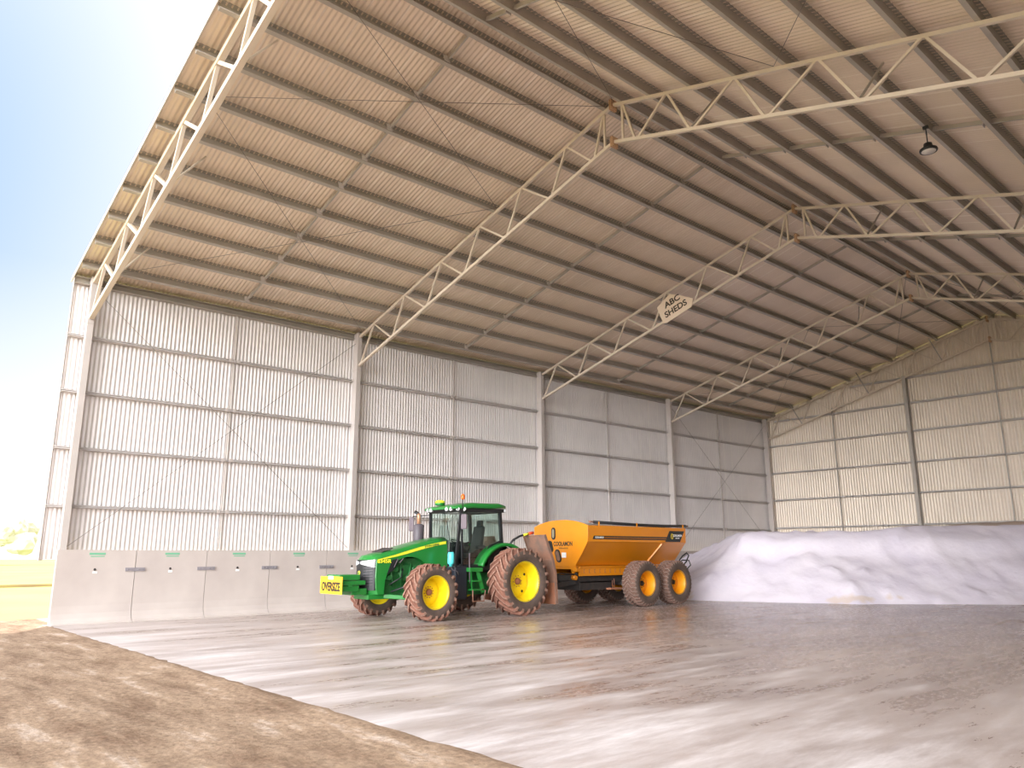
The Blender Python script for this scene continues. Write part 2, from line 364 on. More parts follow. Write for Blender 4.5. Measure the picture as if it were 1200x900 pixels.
# ------------------------------------------------------------ precast panels
CONC = mat('precast_concrete', (0.50, 0.44, 0.41), 0.8, 0, 0.25, 1.1, (0.60, 0.54, 0.50), bump=.15, bump_scale=60)
def panel_proto():
    bm = bmesh.new(); w = 2.043
    prof = [(-.10, 0), (.30, 0), (.30, .03), (.20, .08), (.13, .17), (.085, .30), (.06, .50), (.06, PANEL_H), (-.10, PANEL_H)]
    prism(bm, prof, .008, w - .008, lambda u, v, y: (u, y, v))
    o = build('concrete_panel', bm, CONC)
    bm = bmesh.new(); box(bm, .06, .063, .80, 1.22, 1.87, 1.93); box(bm, .06, .063, .84, 1.20, 1.815, 1.84)
    build('green_sticker', bm, M_STICK, o)
    for yy in (.98,):
        bm = bmesh.new(); lathe(bm, [(.058, .035), (.075, .03), (.075, .0)], 10, 'X', (0, yy, 1.47)); build('lifting_anchor', bm, M_DARK, o)
        bm = bmesh.new(); box(bm, .06, .066, yy - .05, yy + .07, 1.36, 1.42); build('patch', bm, M_WHITE, o)
    return o
M_BR2 = M_BRKT
def bracket(parent, y0):
    bm = bmesh.new(); box(bm, .062, .085, y0 - .27, y0 + .27, 1.41, 1.51); 
    for q in (-.2, -.1, .1, .2): lathe(bm, [(.085, .018), (.10, .016), (.10, 0)], 8, 'X', (0, y0 + q, 1.46))
    b = build('joining_bracket', bm, M_BRKT, parent); return b
pp = panel_proto(); ppb = bracket(pp, 2.043)
p0 = -.08
for side in (0, 1):
    for i in range(18):
        o = pp if (side == 0 and i == 0) else copy_tree(pp)
        if side == 0:
            o.location = (0, p0 + 2.043 * i, 0)
            where = ['nearest the open front, end one', 'second from the open front', 'third from the open front', 'fourth from the open front, behind the yellow sign'] + ['behind the tractor, %s from the open front' % ordinal(j) for j in range(4, 9)]
            lab = 'grey precast concrete wall panel, left wall, ' + (where[i] if i < len(where) else 'panel number counted deep behind the orange spreader')
        else:
            o.location = (WID, p0 + 2.043 * (i + 1), 0); o.rotation_euler = (0, 0, PI); lab = 'grey precast concrete panel lining the foot of the right wall'
        tag(o, lab, 'wall panel', 'precast concrete panels along the %s wall' % ('left' if side == 0 else 'right'))
deep = [o for o in bpy.data.objects if o.name.startswith('concrete_panel') and o.get('label', '').endswith('orange spreader')]
for o in deep: o['label'] = 'grey precast concrete wall panel on the left wall, hidden low behind spreader and white heap'
# back-wall panels behind the heap
for i in range(12):
    bm = bmesh.new(); prism(bm, [(LEN - .35, 0), (LEN - .05, 0), (LEN - .05, PANEL_H), (LEN - .19, PANEL_H), (LEN - .19, .5), (LEN - .35, .05)], .02 + i * 2.08, 2.07 + i * 2.08, lambda u, v, x: (x, u, v))
    tag(build('concrete_panel', bm, CONC), 'grey concrete panel at the back wall, buried behind the white heap', 'wall panel', 'precast concrete panels along the back wall')

# ------------------------------------------------------------ columns
def column(x_in, y, side, label, d=.30, w=.17):
    t = empty('steel_column', (x_in, y, PANEL_H))
    sg = -1 if side == 0 else 1
    bm = bmesh.new(); H = EAVE + .10 - PANEL_H
    a, b = sorted((0, sg * d))
    box(bm, a, b, 0, .012, 0, H); box(bm, a, b, w - .012, w, 0, H)              # boxed section: two webs, two flanges
    for q in (0, sg * d): box(bm, min(q, q - sg * .014) if q else min(0, sg * .014), max(q, q - sg * .014) if q else max(0, sg * .014), .012, w - .012, 0, H)
    build('column_shaft', bm, M_COLUMN, t)
    bm = bmesh.new(); box(bm, a - .01, b + .01, -.01, w + .01, BOT_E - PANEL_H - .22, BOT_E - PANEL_H - .205); build('splice_line', bm, M_STEEL, t)
    bm = bmesh.new(); box(bm, a - .012, b + .012, -.012, w + .012, H, H + .02); build('cap_plate', bm, M_STEEL, t)
    tag(t, label, 'column', 'steel portal columns')
    return t
CI = -.115
names = ['at the open front edge', 'behind the tractor bonnet', 'between the tractor cab and the spreader hopper', 'behind the rear of the spreader', 'in the far back corner']
for i, y in enumerate(FR):
    column(CI, y, 0, 'tall galvanised steel column on the left wall ' + names[i])
    if y < 38: column(WID - CI, y, 1, 'tall galvanised steel column on the right wall, ' + ['at the open front edge', 'second frame from the front', 'third frame from the front', 'fourth frame from the front', 'in the back right corner'][i])

# ------------------------------------------------------------ trusses
TOPN = [.82, 2.83, 4.93, 6.95, 8.90, 10.78, 12.2]
BOTN = [0.0, 2.08, 4.13, 6.17, 8.20, 10.12, 11.78]
def zt(x): return EAVE + SLOPE * x
def zb(x): return BOT_E + (BOT_A - BOT_E) / HALF * x
def truss(i, y, label):
    ct = .135 if i == 0 else .085
    wb = .085 if i == 0 else .055
    t = empty('roof_truss', (0, y + .085, 0))
    for s in (1, -1):
        X = lambda x: (x if s == 1 else WID - x)
        bm = bmesh.new(); beam(bm, (X(-.1), 0, zt(-.1)), (X(HALF), 0, zt(HALF)), ct, ct); build('top_chord', bm, M_TRUSS, t)
        bm = bmesh.new(); beam(bm, (X(-.1), 0, zb(-.1)), (X(HALF), 0, zb(HALF)), ct, ct); build('bottom_chord', bm, M_TRUSS, t)
        for k in range(7):
            bm = bmesh.new(); beam(bm, (X(BOTN[k] + (.05 if k else 0)), 0, zb(BOTN[k])), (X(TOPN[k]), 0, zt(TOPN[k])), wb, wb, (0, 1, 0)); build('web_member', bm, M_TRUSS, t)
            if k < 6:
                bm = bmesh.new(); beam(bm, (X(TOPN[k] + .06), 0, zt(TOPN[k])), (X(BOTN[k + 1] - .05), 0, zb(BOTN[k + 1])), wb, wb, (0, 1, 0)); build('web_member', bm, M_TRUSS, t)
        bm = bmesh.new(); beam(bm, (X(12.22), 0, zb(12.22)), (X(12.22), 0, zt(12.22)), wb, wb, (0, 1, 0)); build('web_member', bm, M_TRUSS, t)
    for z in (APEX, BOT_A):
        bm = bmesh.new(); box(bm, HALF - .035, HALF - .012, -.12, .12, z - .16, z + .14); box(bm, HALF + .012, HALF + .035, -.12, .12, z - .16, z + .14)
        for a in (-.08, .08):
            for b in (-.1, .08): lathe(bm, [(-.06, .018), (.06, .018)], 8, 'X', (HALF, a, z + b))
        build('apex_plate', bm, M_PLATE, t)
    # fly braces from bottom chord up to the purlins
    for k, sgn in ((1, 1), (3, 1), (5, 1)):
        for s in ((1, -1) if i != 1 else (-1,)):
            x = BOTN[k] + .1; xx = x if s == 1 else WID - x
            yb = .9 if i < 4 else -.9
            bm = bmesh.new(); beam(bm, (xx, 0, zb(x) - .02), (xx - s * .25, yb * .95, zt(x - .25) + .1), .04, .04); build('fly_brace', bm, M_TRUSS if i == 0 else M_PURLIN, t)
    tag(t, label, 'truss', 'welded steel roof trusses')
tl = ['heavy steel roof truss nearest the camera along the open front edge of the roof', 'steel roof truss above the tractor bonnet, second from the open front', 'steel roof truss carrying the cream name board', 'steel roof truss above the rear of the spreader, second from the back wall', 'steel roof truss standing close against the back wall']
for i, y in enumerate(FR): truss(i, y, tl[i])

# ------------------------------------------------------------ purlins
PX = [.42 + 1.215 * k for k in range(10)] + [12.28]
def purlin(x, s, label):
    """C section running the whole shed on one slope"""
    X = x if s == 1 else WID - x
    d = Vector((s, 0, SLOPE)).normalized(); nrm = Vector((-s * SLOPE, 0, 1)).normalized()
    base = Vector((X, 0, roof_z(X))) + nrm * .05
    H, W, T = .27, .105, .010
    if s == 1: sec = [(0, 0), (W, 0), (W, .022), (W - T, .022), (W - T, T), (T, T), (T, H - T), (W - T, H - T), (W - T, H - .022), (W, H - .022), (W, H), (0, H)]
    else: sec = [(W, 0), (0, 0), (0, .022), (T, .022), (T, T), (W - T, T), (W - T, H - T), (T, H - T), (T, H - .022), (0, H - .022), (0, H), (W, H)]
    bm = bmesh.new()
    def fn(u, v, w):
        p = base + d * (u - W / 2) + nrm * v; return (p.x, w, p.z)
    prism(bm, sec, OVER + .02, LEN - .06, fn)
    o = build('roof_purlin', bm, M_PURLIN)
    tag(o, label, 'purlin', 'long roof purlins on the %s slope' % ('left' if s == 1 else 'right')); return o
for s, nm in ((1, 'left'), (-1, 'right')):
    for k, x in enumerate(PX):
        w = 'beside the ridge' if k == 10 else ('%s up from the eave' % ordinal(k) if k else 'lowest one, next to the eave')
        purlin(x, s, 'long galvanised roof purlin on the %s slope, %s' % (nm, w))
# eave struts
for s, nm in ((0, 'left'), (1, 'right')):
    bm = bmesh.new(); X = WX + .02 if s == 0 else WID - WX - .22
    box(bm, X, X + .2, OVER + .02, LEN - .05, EAVE - .10, EAVE - .09); box(bm, X if s == 0 else X + .19, X + .01 if s == 0 else X + .2, OVER + .02, LEN - .05, EAVE - .1, EAVE + .12); box(bm, X, X + .2, OVER + .02, LEN - .05, EAVE + .10, EAVE + .12)
    tag(build('eave_strut', bm, M_PURLIN), 'galvanised eave strut along the top of the %s wall' % nm, 'eave strut')
# mid-bay bridging: bars between neighbouring purlins, one row per bay and slope
bayn = ['front bay', 'second bay', 'third bay', 'back bay']
for s, nm in ((1, 'left'), (-1, 'right')):
    for b in range(4):
        ym = (FR[b] + FR[b + 1]) / 2
        t = empty('purlin_bridging', (0, ym, 0))
        for a, c in zip(PX, PX[1:]):
            X0, X1 = (a, c) if s == 1 else (WID - a, WID - c)
            bm = bmesh.new(); p = Vector((X0, 0, roof_z(X0) + .16)); q = Vector((X1, 0, roof_z(X1) + .16))
            dd = (q - p).normalized()
            beam(bm, p + dd * .06, q - dd * .06, .05, .10); build('bridging_bar', bm, M_PURLIN, t)
            bm = bmesh.new(); beam(bm, p + dd * .06 + Vector((0, -.05, -.03)), p + dd * .072 + Vector((0, -.05, -.03)), .16, .2); build('cleat', bm, M_COLUMN, t)
        tag(t, 'row of short bridging bars between the purlins, %s slope, %s' % (nm, bayn[b]), 'bridging', 'mid bay purlin bridging rows')

# ------------------------------------------------------------ girts
GZ = [3.22, 4.87, 6.52, 8.19]
def girt(name, fn, a, b, z, label, group):
    bm = bmesh.new(); H, W, T = .085, .19, .010
    # section: web vertical against sheets is short; flat flanges project inward
    for (u0, u1, v0, v1) in ((0, W, -H / 2, -H / 2 + T), (0, T, -H / 2, H / 2), (0, W, H / 2 - T, H / 2), (W - T, W, -H / 2, -H / 2 + .03), (W - T, W, H / 2 - .03, H / 2)):
        v = [bm.verts.new(fn(u, z + w, q)) for q in (a, b) for u in (u0, u1) for w in (v0, v1)]
        for f in ((0, 1, 3, 2), (4, 6, 7, 5), (0, 4, 5, 1), (2, 3, 7, 6), (0, 2, 6, 4), (1, 5, 7, 3)): bm.faces.new([v[i] for i in f])
    o = build('wall_girt', bm, M_GIRT); tag(o, label, 'girt', group); return o
gl = ['lowest', 'second lowest', 'second highest', 'highest']
for i, z in enumerate(GZ):
    girt('g', lambda u, v, w: (WX + .02 + u, w, v), OVER + .02, LEN - .03, z, 'galvanised horizontal girt along the left wall, %s of four' % gl[i], 'left wall girts')
    girt('g', lambda u, v, w: (WID - WX - .02 - u, w, v), OVER + .02, LEN - .03, z, 'galvanised horizontal girt along the right wall, %s of four' % gl[i], 'right wall girts')
BZ = [3.35, 5.0, 6.62, 8.28, 9.80, 11.2]
bn = ['lowest', 'second', 'third', 'fourth', 'fifth', 'topmost']
for i, z in enumerate(BZ):
    x0 = max(-.3, (z - EAVE + .1) / SLOPE + .2); x1 = WID - x0
    girt('g', lambda u, v, w: (w, LEN - .02 - u, v), x0, x1, z, 'galvanised horizontal girt along the back wall, %s up' % bn[i], 'back wall girts')
# wind columns of the back wall
for x, lb in ((8.2, 'left of the apex'), (WID - 8.2, 'right of the apex')):
    bm = bmesh.new(); ztp = roof_z(x) - 1.0
    box(bm, x - .09, x + .09, 37.96, 37.98, PANEL_H, ztp); box(bm, x - .09, x + .09, 37.72, 37.74, PANEL_H, ztp); box(bm, x - .01, x + .01, 37.74, 37.96, PANEL_H, ztp)
    tag(build('wind_column', bm, M_PURLIN), 'dark steel mullion column on the back wall, ' + lb, 'column')
# vertical bridging bars of the walls
for x, lb in ((3.95, 'left of the mullion'), (12.45, 'under the apex'), (WID - 3.95, 'at the right end')):
    bm = bmesh.new(); box(bm, x - .03, x + .03, 37.99, 38.05, 2.2, roof_z(x) - (.9 if x < 12 or x > 13 else 1.1))
    tag(build('girt_bridging', bm, M_PURLIN), 'thin vertical bridging bar tying the back wall girts, ' + lb, 'bridging')
for b in range(4):
    ym = (FR[b] + FR[b + 1]) / 2
    for s, nm in ((0, 'left'), (1, 'right')):
        bm = bmesh.new(); X = -.42 if s == 0 else WID + .42
        box(bm, X - .02, X + .02, ym - .02, ym + .02, 2.05, EAVE - .1)
        for z in GZ:
            for q in (-.17, .10): box(bm, (X + .02) if s == 0 else X - .10, (X + .115) if s == 0 else X - .02, ym + q, ym + q + .1, z - .055, z + .055)
        tag(build('girt_bridging', bm, M_COLUMN), 'thin vertical bridging bar between girts, %s wall, %s' % (nm, bayn[b]), 'bridging', 'side wall girt bridging')
# bracing rods
def rod(p, q, label, r=.007, group='thin cross bracing rods'):
    bm = bmesh.new(); tube(bm, [p, q], r, 6); tag(build('bracing_rod', bm, M_ROD), label, 'bracing rod', group)
def rp(x, y): X = x; return (X, y, roof_z(X) + .02)
for b in (0, 3):
    y0, y1 = FR[b] + .2, FR[b + 1] - .02
    for s, nm in ((1, 'left'), (-1, 'right')):
        for j, (xa, xb) in enumerate(((.2, 7.9), (7.9, 12.4))):
            A, B = (xa, xb) if s == 1 else (WID - xa, WID - xb); w = 'lower half' if j == 0 else 'upper half'
            rod(rp(A, y0), rp(B, y1), 'roof bracing rod rising toward the back, %s of %s slope, %s' % (w, nm, bayn[b]))
            rod(rp(B, y0), rp(A, y1), 'roof bracing rod falling toward the back, %s of %s slope, %s' % (w, nm, bayn[b]))
    for s, nm in ((0, 'left'), (1, 'right')):
        X = -.25 if s == 0 else WID + .25
        for j, (za, zc) in enumerate(((2.1, EAVE - .3),)):
            rod((X, y0, za), (X, y1, zc), 'thin wall bracing rod rising away from the front, %s wall, %s' % (nm, bayn[b]))
            rod((X + .03, y0, zc), (X + .03, y1, za), 'thin wall bracing rod falling away from the front, %s wall, %s' % (nm, bayn[b]))

# ------------------------------------------------------------ name board on the third truss
t = empty('name_board', (7.27, FR[2] + .03, 11.36))
bm = bmesh.new()
P = [(-.70, -.05), (-.42, -.72), (-.18, -.62), (.42, -.43), (.95, -.24), (1.02, .05), (-.02, .42), (-.18, .42)]
P = [(-.72, .02), (-.45, -.68), (-.28, -.70), (.90, -.33), (.98, -.02), (.30, .30), (-.10, .42), (-.42, .22)]
prism(bm, P, -.02, 0, lambda u, v, w: (u, w, v)); build('board', bm, M_SIGNW, t)
ang = math.atan(SLOPE) + .02
xd = Vector((math.cos(ang), 0, math.sin(ang))); yd = Vector((-math.sin(ang), 0, math.cos(ang)))
text_obj('lettering', 'ABC', .34, M_TEXT, t, frame(Vector((.02, -.025, .10)), xd, yd), .004, .008, 1.15)
text_obj('lettering', 'SHEDS', .34, M_TEXT, t, frame(Vector((.17, -.025, -.24)), xd, yd), .004, .008, 1.1)
tag(t, 'cream board lettered ABC SHEDS fixed inside the third roof truss', 'sign')

# ------------------------------------------------------------ high-bay lamp
lx, ly = 18.62, 13.3
lz = roof_z(lx) + .05
t = empty('high_bay_lamp', (lx, ly, lz - .66))
bm = bmesh.new(); tube(bm, [(0, 0, .12), (.0, 0, .64)], .014, 6); box(bm, -.06, .06, -.03, .03, .59, .66); build('suspension_cable', bm, M_BLACK, t)
bm = bmesh.new(); lathe(bm, [(.0, .19), (.03, .20), (.06, .19), (.08, .11), (.20, .09), (.22, 0)], 28, 'Z'); build('housing', bm, M_BLACK, t)
bm = bmesh.new(); lathe(bm, [(-.004, 0), (-.004, .155), (.002, .155)], 28, 'Z'); build('lens', bm, mat('lamp_diffuser', (.8, .76, .72), .4), t)
tag(t, 'round black high bay lamp hanging from a purlin on the right slope', 'ceiling lamp')

# ------------------------------------------------------------ fertiliser heap
def heap_material():
    m = bpy.data.materials.new('white_fertiliser'); m.use_nodes = True; nt = m.node_tree; b = nt.nodes['Principled BSDF']; b.inputs['Roughness'].default_value = .9; b.inputs['Specular IOR Level'].default_value = .2
    tc = nt.nodes.new('ShaderNodeTexCoord')
    n = nt.nodes.new('ShaderNodeTexNoise'); n.inputs['Scale'].default_value = .8; n.inputs['Detail'].default_value = 6; nt.links.new(tc.outputs['Object'], n.inputs['Vector'])
    r = nt.nodes.new('ShaderNodeValToRGB'); e = r.color_ramp.elements; e[0].position = .35; e[0].color = (.74, .69, .79, 1); e[1].position = .65; e[1].color = (.82, .77, .85, 1); nt.links.new(n.outputs['Fac'], r.inputs['Fac'])
    # dusty tan crust on the old flat top
    sp = nt.nodes.new('ShaderNodeSeparateXYZ'); nt.links.new(tc.outputs['Object'], sp.inputs[0])
    at = nt.nodes.new('ShaderNodeAttribute'); at.attribute_name = 'crust'
    mx = nt.nodes.new('ShaderNodeMix'); mx.data_type = 'RGBA'; mx.inputs['B'].default_value = (.66, .54, .45, 1)
    nt.links.new(at.outputs['Fac'], mx.inputs['Factor']); nt.links.new(r.outputs[0], mx.inputs['A']); nt.links.new(mx.outputs['Result'], b.inputs['Base Color'])
    bp = nt.nodes.new('ShaderNodeBump'); bp.inputs['Strength'].default_value = .35; bp.inputs['Distance'].default_value = .05
    n2 = nt.nodes.new('ShaderNodeTexNoise'); n2.inputs['Scale'].default_value = 5; n2.inputs['Detail'].default_value = 8; nt.links.new(tc.outputs['Object'], n2.inputs['Vector'])
    nt.links.new(n2.outputs['Fac'], bp.inputs['Height']); nt.links.new(bp.outputs[0], b.inputs['Normal'])
    return m
BASE = [(-.5, 25.6), (1.5, 24.3), (3.2, 22.9), (4.6, 22.3), (6.0, 22.35), (10.5, 24.5), (14.9, 28.6), (20, 33.5), (25.5, 37.5)]
def heap_dist(x, y):
    best = 1e9; sign = 1
    for (ax, ay), (bx, by) in zip(BASE, BASE[1:]):
        dx, dy = bx - ax, by - ay; L = dx * dx + dy * dy; t = max(0, min(1, ((x - ax) * dx + (y - ay) * dy) / L))
        px, py = ax + t * dx, ay + t * dy; d = math.hypot(x - px, y - py)
        if d < best: best = d; sign = 1 if (dx * (y - ay) - dy * (x - ax)) > 0 else -1
    return best * sign
def heap():
    bm = bmesh.new(); st = .14
    nx = int((WID - .34) / st); ny = int((LEN - .4 - 22.0) / st); grid = {}
    crust = []
    for j in range(ny + 1):
        for i in range(nx + 1):
            x = .14 + i * (WID - .36) / nx; y = 22.0 + j * (LEN - .45 - 22.0) / ny
            d = heap_dist(x, y)
            d += noise.noise(Vector((x * .5, y * .5, 1))) * .30 + noise.noise(Vector((x * 1.7, y * 1.7, 4))) * .09
            if d < -.05: z = -.05
            else:
                sl = .80
                cap = 1.35 + min(1, max(0, (x - .3) / 4.2)) ** .8 * 1.42
                if x > 9.5: cap += min(.22, (x - 9.5) * .12)
                if x > 13.6: cap += .06
                cap += noise.noise(Vector((x * .9, y * .35, 8))) * .10
                z = d * sl + noise.noise(Vector((x * 1.1, y * 1.1, 2))) * .09
                # scooped scarp near the crest
                if x > 5.5: z += max(0, min(1, (d - 2.25 - .3 * noise.noise(Vector((x * .8, 0, 5)))) / .22)) * .42
                z = min(z, cap) + (noise.noise(Vector((x * 3.1, y * 3.1, 6))) * .045 if z > .1 else 0) + (max(0, noise.noise(Vector((x * 1.9, y * 1.9, 16))) - .25) * .28 if z > .3 else 0)
                if x > 8: z = min(z, cap) + max(0, min(.32, (d - 4.6) * .10)) * min(1, (x - 8) / 3)
            if z < -.02: z = -.06
            v = bm.verts.new((x, y, z)); grid[(i, j)] = v
            cr = 0.0
            if z > 2.3 and x > 8.5 and d > 3.9: cr = min(1, (d - 3.9) / .3) * (.85 + .15 * noise.noise(Vector((x * 2, y * 2, 0))))
            e = abs(d - .25)
            if 0 < d < .35 and noise.noise(Vector((x * .8, y * .8, 12))) > .25: cr = .7
            crust.append(cr)
    for j in range(ny):
        for i in range(nx):
            q = [grid[(i, j)], grid[(i + 1, j)], grid[(i + 1, j + 1)], grid[(i, j + 1)]]
            if max(v.co.z for v in q) > -.05: bm.faces.new(q).smooth = True
    me = bpy.data.meshes.new('fertiliser_heap'); bm.to_mesh(me); bm.free()
    a = me.attributes.new('crust', 'FLOAT', 'POINT')
    for i, c in enumerate(crust): a.data[i].value = c
    me.materials.append(heap_material())
    bm = bmesh.new(); bm.from_mesh(me); bmesh.ops.delete(bm, geom=[v for v in bm.verts if not v.link_faces], context='VERTS'); bm.to_mesh(me); bm.free()
    o = bpy.data.objects.new('fertiliser_heap', me); COL.objects.link(o)
    tag(o, 'big heap of white granular fertiliser against the back wall', 'heap', kind='stuff')
heap()

# ------------------------------------------------------------ wheels
def make_tyre(name, R, w, rr, nl, lh, mats, style='tractor'):
    bm = bmesh.new(); h = R - rr; Rc = R - lh
    hw = w / 2
    prof = [(-hw * .80, rr - .01), (-hw * .92, rr + h * .12), (-hw * 1.0, rr + h * .38), (-hw * .985, rr + h * .62), (-hw * .90, Rc - h * .10), (-hw * .78, Rc - h * .035), (-hw * .4, Rc - .003), (0, Rc)]
    prof = prof + [(-a, r) for a, r in prof[-2::-1]]
    n = len(prof); mi = []
    for i in range(n - 1): mi.append(0 if (i < 4 or i > n - 6) else 1)
    seg = 56
    rings = []
    for a, r in prof:
        rings.append([bm.verts.new((r * math.cos(2 * PI * k / seg), a, r * math.sin(2 * PI * k / seg))) for k in range(seg)])
    for i in range(n - 1):
        A, B = rings[i], rings[i + 1]
        for k in range(seg):
            f = bm.faces.new((A[k], A[(k + 1) % seg], B[(k + 1) % seg], B[k])); f.smooth = True; f.material_index = mi[i]
    for k in range(seg):   # inner closure
        f = bm.faces.new((rings[0][k], rings[0][(k + 1) % seg], rings[-1][(k + 1) % seg], rings[-1][k])); f.material_index = 0
    # chevron lugs
    for sd in (1, -1):
        for j in range(nl):
            th0 = 2 * PI * (j + (0 if sd == 1 else .5)) / nl
            st = []
            N = 7
            for q in range(N + 1):
                s = q / N
                if style == 'tractor':
                    a = sd * (-.03 * w + s * (hw * .99 + .03 * w)); dth = -.62 * (s ** 1.15) * (w / .68) * (1.03 / R) * .62
                else:
                    a = sd * (-.02 * w + s * hw * .99); dth = -.25 * s + .05 * math.sin(s * 9)
                    dth *= .8
                # surface radius under the lug
                u = abs(a) / hw
                rs = Rc if u < .78 else Rc - h * .10 * ((u - .78) / .12 if u < .9 else 1) - (0 if u < .9 else (u - .9) / .1 * h * .22)
                top = R if u < .88 else R - (u - .88) / .12 * h * .14
                if q == N: top = R - h * .19; rs = rs - .02
                wd = (.045 + .02 * s) if style == 'tractor' else .030
                wb = wd * 1.5
                st.append((a, th0 + dth * (1), rs - .01, top, wd, wb))
            vs = []
            for a, th, r0, r1, wd, wb in st:
                row = []
                for rr_, ww in ((r0, -wb), (r1, -wd), (r1, wd), (r0, wb)):
                    t = th + ww / 2 / max(rr_, .1); row.append(bm.verts.new((rr_ * math.cos(t), a, rr_ * math.sin(t))))
                vs.append(row)
            for A, B in zip(vs, vs[1:]):
                for e in range(3):
                    f = bm.faces.new((A[e], A[e + 1], B[e + 1], B[e])); f.material_index = 2 if e == 1 else 1
            f = bm.faces.new(vs[0]); f.material_index = 1; f = bm.faces.new(vs[-1][::-1]); f.material_index = 2
    return build(name, bm, None, mats=mats)
def make_rim(rr, w, disc, m, hub_r, holes, parent, hub_m=M_RUST, bolts=10):
    """deep dished rim, outer face toward +Y"""
    hw = w / 2 * .82
    bm = bmesh.new()
    lathe(bm, [(-hw, rr * 1.02), (-hw, rr * .95), (disc - .03, rr * .86), (disc, rr * .82), (disc + .035, rr * .55), (disc + .04, hub_r), (disc + .04, .0)], 48, caps=False)
    bm2 = bm
    lathe(bm2, [(disc + .001, rr * .82), (disc + .05, rr * .87), (hw * .35, rr * .875), (hw * .55, rr * .93), (hw * .92, rr * .95), (hw + .015, rr * 1.03), (hw - .02, rr * 1.05)], 48, caps=False)
    rim = build('rim', bm, m, parent, smooth=False)
    # polygons flagged smooth by the lathe are kept
    for p in rim.data.polygons: p.use_smooth = True
    bm = bmesh.new(); lathe(bm, [(disc + .03, hub_r), (disc + .09, hub_r * .95), (disc + .12, hub_r * .7), (disc + .12, 0)], 20)
    for k in range(bolts):
        t = 2 * PI * k / bolts; lathe(bm, [(disc + .035, .014), (disc + .065, .013), (disc + .065, 0)], 8, 'Y', (hub_r * 1.55 * math.cos(t), 0, hub_r * 1.55 * math.sin(t)))
    build('hub', bm, hub_m, parent)
    if holes:
        bm = bmesh.new()
        for k in range(holes):
            t = 2 * PI * (k + .5) / holes + .3; c = (rr * .62 * math.cos(t), 0, rr * .62 * math.sin(t))
            lathe(bm, [(disc + .036, .042), (disc + .043, .042), (disc + .043, 0)], 14, 'Y', c)
        build('rim_hole', bm, M_BLACK, parent)
    return rim

def wheel(proto, parent, loc, flip, spin, name):
    o = proto if not proto.get('used') else copy_tree(proto)
    proto['used'] = 1
    if 'used' in o.keys() and o is not proto: del o['used']
    o.parent = parent; o.location = loc; o.rotation_euler = (0, spin, PI if flip else 0); o.name = name
    return o

# ------------------------------------------------------------ tractor (local +X forward, +Y its left side)
TR = empty('tractor', (4.3, 11.4, 0), -PI / 2)
tag(TR, 'green and yellow farm tractor with muddy tyres parked on the concrete floor', 'tractor')
RW = make_tyre('rear_tyre', 1.03, .78, .60, 22, .055, [M_SIDE, M_TREAD, M_LUG]); make_rim(.60, .78, -.10, M_YEL, .11, 4, RW)
FW = make_tyre('front_tyre', 0.80, .60, .46, 20, .048, [M_SIDE, M_TREAD, M_LUG]); make_rim(.46, .60, -.16, M_YEL, .10, 0, FW, bolts=12)
wheel(RW, TR, (-.31, 1.54, 1.03), False, .1, 'rear_tyre'); wheel(RW, TR, (-.31, -1.54, 1.03), True, .3, 'rear_tyre.001')
wheel(FW, TR, (3.03, 1.49, .80), False, .2, 'front_tyre'); wheel(FW, TR, (3.03, -1.49, .80), True, .5, 'front_tyre.001')

def nose(Y): return 4.50 - .22 * (abs(Y) / .52) ** 2
def hood():
    bm = bmesh.new(); Ys = [-.52, -.50, -.44, -.34, -.18, 0, .18, .34, .44, .50, .52]; rows = []
    drop = {.52: .16, .50: .10, .44: .045, .34: .018, .18: .004, 0: 0}
    cx, cz, r = 3.12, .93, .87
    for Y in Ys:
        d = drop[abs(Y)]; n = nose(Y); side = abs(Y) > .49
        P = [(n - .02, .90), (n, 1.2), (n - .01, 1.70), (n - .10, 1.83 - d), (4.05, 1.905 - d), (3.7, 1.985 - d), (3.3, 2.09 - d), (2.9, 2.19 - d), (2.5, 2.285 - d), (2.1, 2.36 - d), (1.76, 2.41 - d), (1.74, 2.0), (1.74, 1.45)]
        a0 = math.asin((1.45 - cz) / r)
        P.append((2.2, 1.45))
        for k in range(13):
            t = PI - a0 - (PI - a0) * k / 12; P.append((cx + r * math.cos(t), cz + r * math.sin(t)))
        P += [(4.0, .74), (n - .08, .74)]
        rows.append([bm.verts.new((x, Y, z)) for x, z in P])
    n = len(rows[0])
    for A, B in zip(rows, rows[1:]):
        for i in range(n):
            f = bm.faces.new((A[i], A[(i + 1) % n], B[(i + 1) % n], B[i])); f.smooth = 2 < i < 10
    bm.faces.new(rows[0][::-1]); bm.faces.new(rows[-1])
    return build('bonnet', bm, M_GREEN, TR)
HD = hood()
